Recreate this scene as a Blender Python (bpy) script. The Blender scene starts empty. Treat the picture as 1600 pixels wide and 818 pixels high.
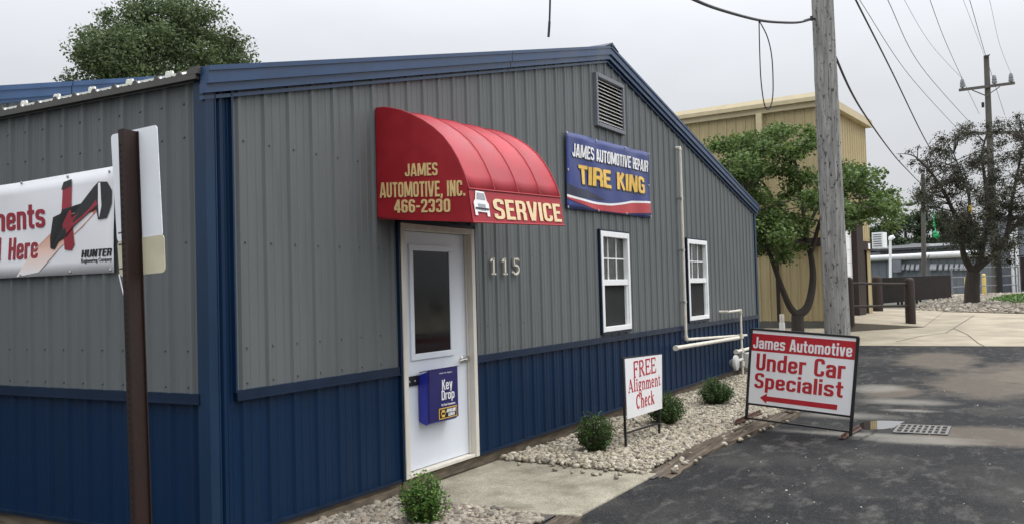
import bpy, math, random
import numpy as np
from mathutils import Vector, Matrix
random.seed(7); rng = np.random.default_rng(7)
S = bpy.context.scene
COL = S.collection
RAD = math.radians

# ---------------------------------------------------------------- camera
CAMP = Vector((-4.16916, -4.54910, 1.55005))
RM = Matrix(((0.484402, -0.0148286, -0.874720), (-0.874423, -0.0392807, -0.483572), (-0.0271889, 0.999118, -0.0319942)))
FPX = 1415.726
cd = bpy.data.cameras.new('camera'); cam = bpy.data.objects.new('camera', cd); COL.objects.link(cam)
cam.matrix_world = Matrix.Translation(CAMP) @ RM.to_4x4()
cd.sensor_width = 36; cd.lens = FPX / 1600 * 36; cd.clip_end = 3000; cd.clip_start = .05
S.camera = cam

# ---------------------------------------------------------------- sky, sun, exposure (overcast)
SUN_EL, SUN_AZ = 62.0, -50.0           # azimuth of the sun, degrees from +X towards +Y
w = bpy.data.worlds.new('World'); S.world = w; w.use_nodes = True
nt = w.node_tree; nt.nodes.clear(); N = nt.nodes.new; L = nt.links.new
wo = N('ShaderNodeOutputWorld')
sky = N('ShaderNodeTexSky'); sky.sky_type = 'NISHITA'; sky.sun_disc = False
sky.sun_elevation = RAD(SUN_EL); sky.sun_rotation = RAD(90 - SUN_AZ); sky.dust_density = 6; sky.air_density = 1
hs = N('ShaderNodeHueSaturation'); hs.inputs['Saturation'].default_value = .25; L(sky.outputs[0], hs.inputs['Color'])
b1 = N('ShaderNodeBackground'); b1.inputs[1].default_value = .05; L(hs.outputs[0], b1.inputs[0])
tc = N('ShaderNodeTexCoord'); sp = N('ShaderNodeSeparateXYZ'); L(tc.outputs['Generated'], sp.inputs[0])
mr = N('ShaderNodeMapRange'); mr.interpolation_type = 'SMOOTHSTEP'; mr.inputs[1].default_value = .1; mr.inputs[2].default_value = 1; mr.inputs[3].default_value = .45; mr.inputs[4].default_value = 2.30
L(sp.outputs['Z'], mr.inputs[0])
nz = N('ShaderNodeTexNoise'); nz.inputs['Scale'].default_value = 2.6; nz.inputs['Detail'].default_value = 5; nz.inputs['Roughness'].default_value = .5
mp = N('ShaderNodeMapping'); mp.inputs['Scale'].default_value = (1, 1, 2.6); L(tc.outputs['Generated'], mp.inputs[0]); L(mp.outputs[0], nz.inputs['Vector'])
mr2 = N('ShaderNodeMapRange'); mr2.inputs[1].default_value = .3; mr2.inputs[2].default_value = .7; mr2.inputs[3].default_value = .90; mr2.inputs[4].default_value = 1.08
L(nz.outputs[0], mr2.inputs[0])
mu = N('ShaderNodeMath'); mu.operation = 'MULTIPLY'; L(mr.outputs[0], mu.inputs[0]); L(mr2.outputs[0], mu.inputs[1])
b2 = N('ShaderNodeBackground'); b2.inputs[0].default_value = (.95, .975, 1.03, 1); L(mu.outputs[0], b2.inputs[1])
ad = N('ShaderNodeAddShader'); L(b1.outputs[0], ad.inputs[0]); L(b2.outputs[0], ad.inputs[1]); L(ad.outputs[0], wo.inputs[0])
sl = bpy.data.lights.new('sun', 'SUN'); sl.energy = 1.0; sl.angle = RAD(35); sl.color = (1, .97, .92)
so = bpy.data.objects.new('sun', sl); COL.objects.link(so)
sd = Vector((math.cos(RAD(SUN_EL)) * math.cos(RAD(SUN_AZ)), math.cos(RAD(SUN_EL)) * math.sin(RAD(SUN_AZ)), math.sin(RAD(SUN_EL))))
so.rotation_euler = sd.to_track_quat('Z', 'Y').to_euler()
S.view_settings.view_transform = 'Standard'; S.view_settings.look = 'None'; S.view_settings.gamma = 1
S.view_settings.use_curve_mapping = False; S.view_settings.exposure = 0.22

# ---------------------------------------------------------------- helpers
def at(x, y, d):                       # point seen at photo pixel x, y, d metres deep
    return CAMP + RM @ (Vector(((x - 800) / FPX, -(y - 409) / FPX, -1)) * d)
def onp(x, y, pt, n):                  # the same on a plane
    r = RM @ Vector(((x - 800) / FPX, -(y - 409) / FPX, -1)); pt = Vector(pt); n = Vector(n)
    return CAMP + r * ((pt - CAMP).dot(n) / r.dot(n))
def G(x):                              # height of the ground
    if x < 12: return -.13
    if x < 24: return -.13 + .33 * (x - 12) / 12
    if x < 35: return .2 + .25 * (x - 24) / 11
    return .45

ORG = {}
class MB:
    def __init__(s): s.v = []; s.f = []; s.mi = []; s.m = 0
    def face(s, pts):
        i = len(s.v); s.v += [tuple(p) for p in pts]; s.f.append(tuple(range(i, i + len(pts)))); s.mi.append(s.m)
    def box(s, a, b):
        x0, y0, z0 = [min(a[i], b[i]) for i in range(3)]; x1, y1, z1 = [max(a[i], b[i]) for i in range(3)]
        i = len(s.v); s.v += [(x0,y0,z0),(x1,y0,z0),(x1,y1,z0),(x0,y1,z0),(x0,y0,z1),(x1,y0,z1),(x1,y1,z1),(x0,y1,z1)]
        for q in ((0,3,2,1),(4,5,6,7),(0,1,5,4),(1,2,6,5),(2,3,7,6),(3,0,4,7)): s.f.append(tuple(i + k for k in q)); s.mi.append(s.m)
        return s
    def prism(s, poly, d):             # poly: 3D points, extruded by vector d
        d = Vector(d); i = len(s.v); n = len(poly)
        s.v += [tuple(p) for p in poly] + [tuple(Vector(p) + d) for p in poly]
        s.f.append(tuple(range(i, i + n))[::-1]); s.f.append(tuple(range(i + n, i + 2 * n)))
        for k in range(n): s.f.append((i + k, i + (k + 1) % n, i + n + (k + 1) % n, i + n + k))
        s.mi += [s.m] * (n + 2); return s
    def bar(s, a, b, wx, wy, up=(0, 0, 1)):   # rectangular bar
        a = Vector(a); b = Vector(b); t = (b - a).normalized(); up = Vector(up)
        if abs(t.dot(up)) > .99: up = Vector((0, 1, 0))
        u = t.cross(up).normalized(); v = u.cross(t).normalized()
        p = [a + u * sx * wx / 2 + v * sy * wy / 2 for sx, sy in ((-1,-1),(1,-1),(1,1),(-1,1))]
        return s.prism(p, b - a)
    def tube(s, pts, r, n=8, cap=True):
        pts = [Vector(p) for p in pts]; rs = r if isinstance(r, (list, tuple)) else [r] * len(pts)
        i0 = len(s.v); prev = None
        for k, p in enumerate(pts):
            t = (pts[min(k + 1, len(pts) - 1)] - pts[max(k - 1, 0)]).normalized()
            if prev is None:
                a = Vector((0, 0, 1)) if abs(t.z) < .9 else Vector((1, 0, 0)); u = t.cross(a).normalized()
            else:
                u = (prev - t * prev.dot(t)).normalized()
            prev = u; v = t.cross(u)
            for j in range(n):
                c = 2 * math.pi * j / n; s.v.append(tuple(p + (u * math.cos(c) + v * math.sin(c)) * rs[k]))
        for k in range(len(pts) - 1):
            for j in range(n):
                a = i0 + k * n + j; b = i0 + k * n + (j + 1) % n; s.f.append((a, b, b + n, a + n)); s.mi.append(s.m)
        if cap:
            s.f.append(tuple(i0 + j for j in range(n))[::-1]); s.f.append(tuple(i0 + (len(pts) - 1) * n + j for j in range(n))); s.mi += [s.m] * 2
        return s
    def lathe(s, c, axis, prof, n=16):  # prof: (distance along axis, radius)
        c = Vector(c); ax = Vector(axis).normalized()
        return s.tube_raw([(c + ax * d, r) for d, r in prof], ax, n)
    def tube_raw(s, pr, ax, n):
        a = Vector((0, 0, 1)) if abs(ax.z) < .9 else Vector((1, 0, 0)); u = ax.cross(a).normalized(); v = ax.cross(u); i0 = len(s.v)
        for p, r in pr:
            for j in range(n):
                t = 2 * math.pi * j / n; s.v.append(tuple(p + (u * math.cos(t) + v * math.sin(t)) * max(r, 1e-4)))
        for k in range(len(pr) - 1):
            for j in range(n):
                a_ = i0 + k * n + j; b = i0 + k * n + (j + 1) % n; s.f.append((a_, b, b + n, a_ + n)); s.mi.append(s.m)
        s.f.append(tuple(i0 + j for j in range(n))[::-1]); s.f.append(tuple(i0 + (len(pr) - 1) * n + j for j in range(n))); s.mi += [s.m] * 2
        return s
    def build(s, name, mat, parent=None, smooth=False, bevel=0):
        o0 = ORG.get(parent.name, Vector((0, 0, 0))) if parent else Vector((0, 0, 0))
        me = bpy.data.meshes.new(name)
        me.from_pydata([(v[0] - o0.x, v[1] - o0.y, v[2] - o0.z) for v in s.v], [], s.f)
        for m in (mat if isinstance(mat, (list, tuple)) else [mat]): me.materials.append(m)
        me.polygons.foreach_set('material_index', s.mi)
        me.update()
        o = bpy.data.objects.new(name, me); COL.objects.link(o)
        if smooth:
            me.polygons.foreach_set('use_smooth', [True] * len(me.polygons))
            try: me.set_sharp_from_angle(angle=RAD(40))
            except Exception: pass
        if bevel:
            b = o.modifiers.new('bevel', 'BEVEL'); b.width = bevel; b.segments = 2; b.limit_method = 'ANGLE'; b.angle_limit = RAD(40)
        if parent: o.parent = parent
        ORG[o.name] = o0
        return o
def build_split(mb, name, mat, parent, **kw):
    """every connected piece of mb becomes a part of its own"""
    par = list(range(len(mb.v)))
    def find(i):
        while par[i] != i: par[i] = par[par[i]]; i = par[i]
        return i
    for f in mb.f:
        for i in f[1:]: par[find(i)] = find(f[0])
    groups = {}
    for f in mb.f: groups.setdefault(find(f[0]), []).append(f)
    out = []
    for fs_ in groups.values():
        m = MB(); ix = {}
        for f in fs_:
            for i in f:
                if i not in ix: ix[i] = len(m.v); m.v.append(mb.v[i])
            m.f.append(tuple(ix[i] for i in f)); m.mi.append(0)
        out.append(m.build(name, mat, parent, **kw))
    return out
def tag(o, label=None, cat=None, group=None, kind=None):
    for k, v in (('label', label), ('category', cat), ('group', group), ('kind', kind)):
        if v: o[k] = v
    return o
def thing(name, loc, label, cat, group=None):
    o = bpy.data.objects.new(name, None); COL.objects.link(o); o.location = loc; o.empty_display_size = .2
    ORG[o.name] = Vector(loc); return tag(o, label, cat, group)
def origin_to(o, loc):                  # put a single mesh's origin at its base
    loc = Vector(loc); o.data.transform(Matrix.Translation(-loc)); o.location = loc; ORG[o.name] = loc; return o
def copy_tree(o, loc=None, parent=None):
    c = o.copy(); COL.objects.link(c)
    if loc is not None: c.location = loc
    if parent: c.parent = parent
    for ch in list(o.children): copy_tree(ch, None, c)
    return c

def quads_mesh(name, V, nv, faces, mat, parent=None, smooth=False):
    """numpy mesh: V (n, nv, 3) islands sharing the face list."""
    o0 = ORG.get(parent.name, Vector((0, 0, 0))) if parent else Vector((0, 0, 0))
    n = len(V); me = bpy.data.meshes.new(name)
    P = (V.reshape(-1, 3) - np.array(o0)).astype(np.float32)
    fl = [len(f) for f in faces]; base = np.concatenate([np.array(f) for f in faces])
    loops = (np.arange(n)[:, None] * nv + base[None, :]).ravel().astype(np.int32)
    tot = np.tile(np.array(fl), n).astype(np.int32); st = np.concatenate([[0], np.cumsum(tot)[:-1]]).astype(np.int32)
    me.vertices.add(len(P)); me.vertices.foreach_set('co', P.ravel())
    me.loops.add(len(loops)); me.loops.foreach_set('vertex_index', loops)
    me.polygons.add(len(tot)); me.polygons.foreach_set('loop_start', st); me.polygons.foreach_set('loop_total', tot)
    if smooth: me.polygons.foreach_set('use_smooth', np.ones(len(tot), bool))
    me.update(); me.validate(); me.materials.append(mat)
    o = bpy.data.objects.new(name, me); COL.objects.link(o)
    if parent: o.parent = parent
    ORG[o.name] = o0
    return o
def rand_rot(n, up=0.0):
    a = rng.normal(size=(n, 3)); a[:, 2] += up; a /= np.linalg.norm(a, axis=1)[:, None]
    b = rng.normal(size=(n, 3)); b -= a * (a * b).sum(1)[:, None]; b /= np.linalg.norm(b, axis=1)[:, None]
    return np.stack([b, np.cross(a, b), a], 2)      # columns x, y, normal
LEAF = np.array([(0, 0, 0), (.34, .42, .10), (0, 1, .0), (-.34, .42, .10)])
ROUND = np.array([(0, 0, 0), (.46, .25, .08), (.40, .7, .1), (0, 1, -.05), (-.40, .7, .1), (-.46, .25, .08)])
def leaves(name, P, size, mat, parent, up=.5, shape=LEAF, droop=0):
    n = len(P); sc = size * rng.uniform(.6, 1.25, n)
    V = np.einsum('nij,kj->nki', rand_rot(n, up), shape) * sc[:, None, None] + P[:, None, :]
    f = [(0, 1, 2, 3)] if len(shape) == 4 else [(0, 1, 2, 3), (0, 3, 4, 5)]
    return quads_mesh(name, V, len(shape), f, mat, parent)
def blob(cs, rs, n, flat=1.0, p=.45):
    cs = np.array(cs); rs = np.array(rs); wgt = rs ** 2.2; k = rng.choice(len(cs), n, p=wgt / wgt.sum())
    d = rng.normal(size=(n, 3)); d /= np.linalg.norm(d, axis=1)[:, None]
    r = rng.uniform(0, 1, n) ** p * rs[k]
    d = d * r[:, None]; d[:, 2] *= flat
    return cs[k] + d
# icosahedron for stones
t_ = (1 + 5 ** .5) / 2
ICO = np.array([(-1,t_,0),(1,t_,0),(-1,-t_,0),(1,-t_,0),(0,-1,t_),(0,1,t_),(0,-1,-t_),(0,1,-t_),(t_,0,-1),(t_,0,1),(-t_,0,-1),(-t_,0,1)], float); ICO /= np.linalg.norm(ICO[0])
ICF = [(0,11,5),(0,5,1),(0,1,7),(0,7,10),(0,10,11),(1,5,9),(5,11,4),(11,10,2),(10,7,6),(7,1,8),(3,9,4),(3,4,2),(3,2,6),(3,6,8),(3,8,9),(4,9,5),(2,4,11),(6,2,10),(8,6,7),(9,8,1)]
def ico_sub():
    v = [Vector(p) for p in ICO]; cache = {}; f2 = []
    def mid(a, b):
        k = (min(a, b), max(a, b))
        if k not in cache: v.append(((v[a] + v[b]) / 2).normalized()); cache[k] = len(v) - 1
        return cache[k]
    for a, b, c in ICF:
        x, y, z = mid(a, b), mid(b, c), mid(c, a); f2 += [(a, x, z), (b, y, x), (c, z, y), (x, y, z)]
    return np.array([tuple(p) for p in v]), f2
def stones(name, P, size, mat, fine=False, parent=None):
    base, fc = ico_sub() if fine else (ICO, ICF)
    n = len(P); sc = size * rng.lognormal(0, .28, n); ax = np.stack([np.ones(n) * 1.15, rng.uniform(.7, 1, n), rng.uniform(.5, .75, n)], 1)
    jit = 1 + rng.normal(0, .12, (n, len(base), 1))
    V = base[None] * jit * ax[:, None, :]
    V = np.einsum('nij,nkj->nki', rand_rot(n, 2.5), V) * sc[:, None, None] + P[:, None, :]
    return quads_mesh(name, V, len(base), fc, mat, parent, True)

# ---------------------------------------------------------------- materials
def newmat(name):
    m = bpy.data.materials.new(name); m.use_nodes = True; n = m.node_tree; n.nodes.clear()
    o = n.nodes.new('ShaderNodeOutputMaterial'); p = n.nodes.new('ShaderNodeBsdfPrincipled'); n.links.new(p.outputs[0], o.inputs[0])
    return m, n, p
def ramp(n, fac, stops):
    r = n.nodes.new('ShaderNodeValToRGB'); e = r.color_ramp.elements
    while len(e) < len(stops): e.new(.5)
    for i, (t, c) in enumerate(stops): e[i].position = t; e[i].color = (*c, 1)
    n.links.new(fac, r.inputs[0]); return r.outputs[0]
def noise(n, scale, detail=4, stretch=(1, 1, 1), rough=.55, coord='Object'):
    t = n.nodes.new('ShaderNodeTexCoord'); mpg = n.nodes.new('ShaderNodeMapping'); mpg.inputs['Scale'].default_value = stretch
    x = n.nodes.new('ShaderNodeTexNoise'); x.inputs['Scale'].default_value = scale; x.inputs['Detail'].default_value = detail; x.inputs['Roughness'].default_value = rough
    n.links.new(t.outputs[coord], mpg.inputs[0]); n.links.new(mpg.outputs[0], x.inputs['Vector']); return x.outputs[0]
def bump(n, p, h, strength=.3, dist=.01):
    b = n.nodes.new('ShaderNodeBump'); b.inputs['Strength'].default_value = strength; b.inputs['Distance'].default_value = dist
    n.links.new(h, b.inputs['Height']); n.links.new(b.outputs[0], p.inputs['Normal'])
def mix(n, fac, a, b):
    x = n.nodes.new('ShaderNodeMix'); x.data_type = 'RGBA'
    for k, i in ((fac, 0), (a, 6), (b, 7)):
        if hasattr(k, 'links'): n.links.new(k, x.inputs[i])
        elif i == 0: x.inputs[0].default_value = k
        else: x.inputs[i].default_value = (*k, 1)
    return x.outputs[2]
def M(name, col, rough=.55, var=.15, scale=6, detail=4, stretch=(1, 1, 1), metal=0, b=0, bs=60, col2=None, spec=.5):
    m, n, p = newmat(name)
    c2 = col2 or tuple(c * (1 - var) for c in col); c1 = tuple(min(1, c * (1 + var * .6)) for c in col)
    f = noise(n, scale, detail, stretch)
    n.links.new(ramp(n, f, [(.3, c2), (.7, c1)]), p.inputs['Base Color'])
    rr = n.nodes.new('ShaderNodeMapRange'); rr.inputs[1].default_value = .3; rr.inputs[2].default_value = .7
    rr.inputs[3].default_value = max(.02, rough - .08); rr.inputs[4].default_value = min(1, rough + .08); n.links.new(f, rr.inputs[0]); n.links.new(rr.outputs[0], p.inputs['Roughness'])
    p.inputs['Metallic'].default_value = metal; p.inputs['Specular IOR Level'].default_value = spec
    if b: bump(n, p, noise(n, bs, 5, stretch), b, .01)
    return m
def leafmat(name, dark, light, trans=.3, third=None):
    m, n, p = newmat(name); g = n.nodes.new('ShaderNodeNewGeometry')
    st = [(0, dark), (.55, tuple((a + b) / 2 for a, b in zip(dark, light))), (1, light)]
    if third: st = [(0, dark), (.5, light), (.97, light), (1, third)]
    c = ramp(n, g.outputs['Random Per Island'], st)
    n.links.new(c, p.inputs['Base Color']); p.inputs['Roughness'].default_value = .55; p.inputs['Specular IOR Level'].default_value = .35
    tr = n.nodes.new('ShaderNodeBsdfTranslucent'); n.links.new(c, tr.inputs[0]); mx = n.nodes.new('ShaderNodeMixShader'); mx.inputs[0].default_value = trans
    n.links.new(p.outputs[0], mx.inputs[1]); n.links.new(tr.outputs[0], mx.inputs[2])
    n.links.new(mx.outputs[0], [x for x in n.nodes if x.type == 'OUTPUT_MATERIAL'][0].inputs[0]); return m
def panelmat(name, col, dirt, rough):
    """painted steel sheet: faint vertical run-off streaks and broad fading"""
    m, n, p = newmat(name)
    s1 = noise(n, 9, 4, (1, 1, .07)); s2 = noise(n, .7, 3)
    c = mix(n, s2, tuple(x * .9 for x in col), tuple(x * 1.1 for x in col))
    fac = n.nodes.new('ShaderNodeMapRange'); fac.inputs[1].default_value = .5; fac.inputs[2].default_value = .8; fac.inputs[3].default_value = 0; fac.inputs[4].default_value = .6
    n.links.new(s1, fac.inputs[0]); c2 = mix(n, fac.outputs[0], c, dirt); n.links.new(c2, p.inputs['Base Color'])
    rr = n.nodes.new('ShaderNodeMapRange'); rr.inputs[3].default_value = rough - .1; rr.inputs[4].default_value = rough + .12; n.links.new(s1, rr.inputs[0]); n.links.new(rr.outputs[0], p.inputs['Roughness'])
    p.inputs['Specular IOR Level'].default_value = .24; bump(n, p, noise(n, 2.2, 2, (1, 1, .5)), .5, .014); return m
def stonemat(name, stops):
    m, n, p = newmat(name); g = n.nodes.new('ShaderNodeNewGeometry'); c = ramp(n, g.outputs['Random Per Island'], stops)
    sp_ = noise(n, 55, 4); c2 = mix(n, sp_, c, (.30, .27, .23)); mx = mix(n, .35, c, c2)
    n.links.new(mx, p.inputs['Base Color']); p.inputs['Roughness'].default_value = .75; return m

m_grey = panelmat('grey_steel_siding', (.118, .129, .129), (.08, .086, .084), .40)
m_blue = panelmat('blue_steel_siding', (.0012, .0165, .050), (.004, .015, .033), .44)
m_trim = M('blue_trim_paint', (.016, .050, .122), .36, .2, 4, stretch=(1, 1, .3))
m_trimd = M('dark_blue_trim_paint', (.004, .015, .038), .42, .2, 5, spec=.3)
m_eave = M('taupe_eave_trim', (.060, .056, .048), .5, .25, 6)
m_roof = M('white_roof_steel', (.62, .63, .62), .4, .12, 3)
m_clear = M('milky_plastic', (.60, .60, .54), .5, .05, 9)
m_white = M('white_vinyl', (.82, .83, .83), .4, .05, 6)
m_door = M('white_door_paint', (.68, .72, .77), .38, .05, 2.5, stretch=(1, 1, .4))
m_jamb = M('cream_jamb_paint', (.66, .62, .54), .5, .14, 7, stretch=(1, 1, .25))
m_glass = M('dark_glass', (.006, .007, .008), .08, .3, 3, spec=.22)  # near-black opaque colour stands in for the dark interior behind the pane
m_glass2 = M('window_glass', (.05, .056, .046), .08, .5, 5, spec=.3, col2=(.015, .017, .014))
m_screen = M('insect_screen', (.030, .031, .030), .8, .25, 4, spec=.1)
m_int = M('pale_curtain', (.16, .17, .15), .8, .2, 6)
m_steel = M('brushed_nickel', (.55, .54, .52), .3, .1, 30, metal=1)
m_red = M('red_awning_vinyl', (.37, .013, .024), .46, .26, 3, 8, (1, 1, .6), b=.25, bs=5)
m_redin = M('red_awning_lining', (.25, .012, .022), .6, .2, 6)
m_cream = M('gold_lettering', (.72, .52, .23), .5, .10, 20)
m_cream2 = M('ivory_lettering', (.78, .62, .36), .5, .10, 20)
m_wood = M('weathered_skirt_board', (.15, .115, .075), .75, .4, 5, 6, (1, 1, 6), b=.4, bs=20, col2=(.05, .04, .03))
m_timber = M('weathered_timber', (.115, .092, .068), .9, .5, 3, 9, (.5, 9, 9), b=1.0, bs=6, col2=(.022, .017, .013), spec=.2)
m_conc, n_, p_ = newmat('concrete_pad_grain')
f1 = noise(n_, 2.2, 7, (1, 1, 1), .65); f2 = noise(n_, 95, 3); f3 = noise(n_, 14, 6, (1, 1, 1), .7)
c_ = ramp(n_, f1, [(.36, (.18, .162, .122)), (.5, (.29, .265, .205)), (.66, (.39, .36, .285))]); c_ = mix(n_, ramp(n_, f2, [(.36, (.75, .75, .75)), (.52, (0, 0, 0))]), c_, (.13, .118, .092)); c_ = mix(n_, ramp(n_, f3, [(.58, (0, 0, 0)), (.72, (.5, .5, .5))]), c_, (.45, .42, .36))
n_.links.new(c_, p_.inputs['Base Color']); p_.inputs['Roughness'].default_value = .92; p_.inputs['Specular IOR Level'].default_value = .15; bump(n_, p_, f2, .9, .008)
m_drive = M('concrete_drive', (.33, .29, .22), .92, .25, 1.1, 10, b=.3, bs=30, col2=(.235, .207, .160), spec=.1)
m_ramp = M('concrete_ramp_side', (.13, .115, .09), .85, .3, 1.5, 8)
m_black = M('black_painted_steel', (.012, .012, .013), .45, .3, 8)
m_rust = M('rusty_steel', (.10, .045, .028), .75, .4, 14, 6, b=.3, bs=60, col2=(.04, .02, .015))
m_post = M('brown_rusted_post', (.011, .0065, .005), .6, .5, 9, 6, (1, 1, .35), b=.25, bs=50, col2=(.024, .009, .006), spec=.25)
m_hole = M('hole_black', (.004, .004, .004), .9, 0)  # black stands in for the shade inside holes, vent and drain
m_sback = M('sign_back_aluminium', (.70, .72, .74), .45, .05, 6)
m_beige = M('aged_beige_sign_back', (.50, .47, .33), .55, .15, 6)
m_vinylw = M('white_banner_vinyl', (.76, .76, .77), .42, .04, 3)
m_vinylb = M('blue_banner_vinyl', (.022, .04, .19), .38, .2, 2)
m_navy = M('navy_print', (.012, .016, .045), .4, .2, 3)
m_pred = M('red_print', (.46, .035, .045), .42, .1, 6)
m_dred = M('dark_red_print', (.30, .02, .035), .45, .12, 8)
m_pblack = M('black_print', (.012, .012, .014), .35, .3, 5)
m_pgrey = M('grey_print', (.32, .33, .35), .5, .1, 6)
m_pwhite = M('white_print', (.82, .82, .82), .5, .05, 6)
m_yellow = M('golden_print', (.80, .50, .09), .45, .18, 6)
m_signw = M('white_sign_face', (.80, .80, .80), .35, .04, 2)
m_signr = M('red_sign_print', (.44, .016, .026), .38, .08, 6)
m_keyb = M('royal_blue_box', (.014, .020, .27), .35, .1, 5)
m_keyf = M('navy_box_front', (.014, .014, .115), .35, .1, 5)
m_pipe = M('ivory_pipe_paint', (.66, .62, .53), .45, .12, 7)
m_meter = M('grey_meter_paint', (.48, .48, .45), .5, .15, 9)
m_tan = panelmat('tan_steel_siding', (.42, .345, .195), (.31, .25, .14), .5)
m_tantrim = M('tan_trim', (.50, .42, .26), .5, .1, 4)
m_brown = M('dark_brown_paint', (.034, .024, .021), .65, .2, 6, spec=.25)
m_bgrey = panelmat('slate_steel_siding', (.145, .165, .185), (.10, .11, .12), .5)
m_bgrey2 = M('slate_wall', (.17, .18, .205), .6, .1, 2)
m_metalr = M('pale_roof_edge', (.62, .63, .63), .4, .1, 4)
m_dkroof = M('dark_roof', (.05, .052, .055), .7, .2, 3)
m_ybol = M('faded_yellow_paint', (.55, .42, .12), .6, .2, 9)
m_pole = M('weathered_pole_wood', (.17, .162, .15), .9, .45, 9, 9, (3.4, 3.4, .16), b=1.0, bs=12, col2=(.05, .046, .042), spec=.2)
m_pole, n_, p_ = newmat('weathered_pole_wood')
f1 = noise(n_, 14, 8, (3.2, 3.2, .14), .65); f2 = noise(n_, 5, 5, (2.4, 2.4, .3)); f3 = noise(n_, 26, 4, (1, 1, .5))
c_ = ramp(n_, f1, [(.34, (.045, .043, .040)), (.42, (.23, .225, .21)), (.62, (.37, .365, .345))]); c_ = mix(n_, ramp(n_, f2, [(.40, (.5, .5, .5)), (.55, (0, 0, 0))]), c_, (.17, .165, .155))
c_ = mix(n_, ramp(n_, f3, [(.33, (.8, .8, .8)), (.42, (0, 0, 0))]), c_, (.03, .028, .026))
n_.links.new(c_, p_.inputs['Base Color']); p_.inputs['Roughness'].default_value = .92; p_.inputs['Specular IOR Level'].default_value = .15; bump(n_, p_, f1, 1.0, .012)
m_pole2 = M('far_pole_wood', (.11, .10, .09), .85, .3, 4, 5, (2, 2, .2))
m_wire = M('black_cable', (.016, .016, .018), .6, .2, 10)
m_wireg = M('aluminium_conductor', (.12, .125, .13), .55, .2, 10)
m_insul = M('grey_porcelain', (.25, .26, .27), .4, .1, 9)
m_iron = M('cast_iron', (.14, .13, .12), .65, .3, 20, b=.3, bs=80)
m_grass = M('lawn_green', (.085, .15, .035), .85, .3, 3, 6, b=.6, bs=40)
m_soil = M('dark_soil', (.075, .065, .055), .9, .4, 6, 6)
m_ground = M('far_ground', (.06, .065, .045), .9, .3, .2, 6)
m_green = M('bright_green_plastic', (.012, .42, .13), .4, .1, 8)
m_yelp = M('yellow_plastic', (.7, .5, .03), .4, .1, 8)
m_bark = M('grey_brown_bark', (.085, .068, .052), .9, .4, 9, 6, (1, 1, .25), b=.8, bs=25)
m_barkd = M('dark_bark', (.045, .036, .030), .9, .4, 9, 6, (1, 1, .25), b=.8, bs=25)
m_stone = stonemat('river_stone', [(0, (.085, .07, .05)), (.25, (.255, .215, .15)), (.5, (.37, .32, .225)), (.75, (.22, .20, .16)), (1, (.55, .50, .39))])
m_stoned = stonemat('grey_river_stone', [(0, (.06, .05, .04)), (.3, (.19, .16, .115)), (.6, (.26, .235, .19)), (.8, (.20, .155, .105)), (1, (.48, .44, .36))])
m_peb = stonemat('pale_pebble', [(0, (.12, .115, .105)), (1, (.50, .48, .45))])
l_maple = leafmat('maple_leaf', (.035, .062, .022), (.14, .18, .075), .3)
l_redbud = leafmat('redbud_leaf', (.042, .082, .020), (.150, .215, .060), .4)
l_purple = leafmat('plum_leaf', (.020, .018, .013), (.060, .060, .040), .25, (.07, .11, .035))
l_far = leafmat('far_leaf', (.025, .045, .018), (.065, .095, .04), .2)
l_box = leafmat('boxwood_leaf', (.022, .06, .012), (.085, .165, .035), .3)
l_box2 = leafmat('young_boxwood_leaf', (.035, .10, .016), (.17, .30, .055), .35)
l_grass = leafmat('grass_blade', (.05, .11, .02), (.12, .20, .05), .3)

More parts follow.
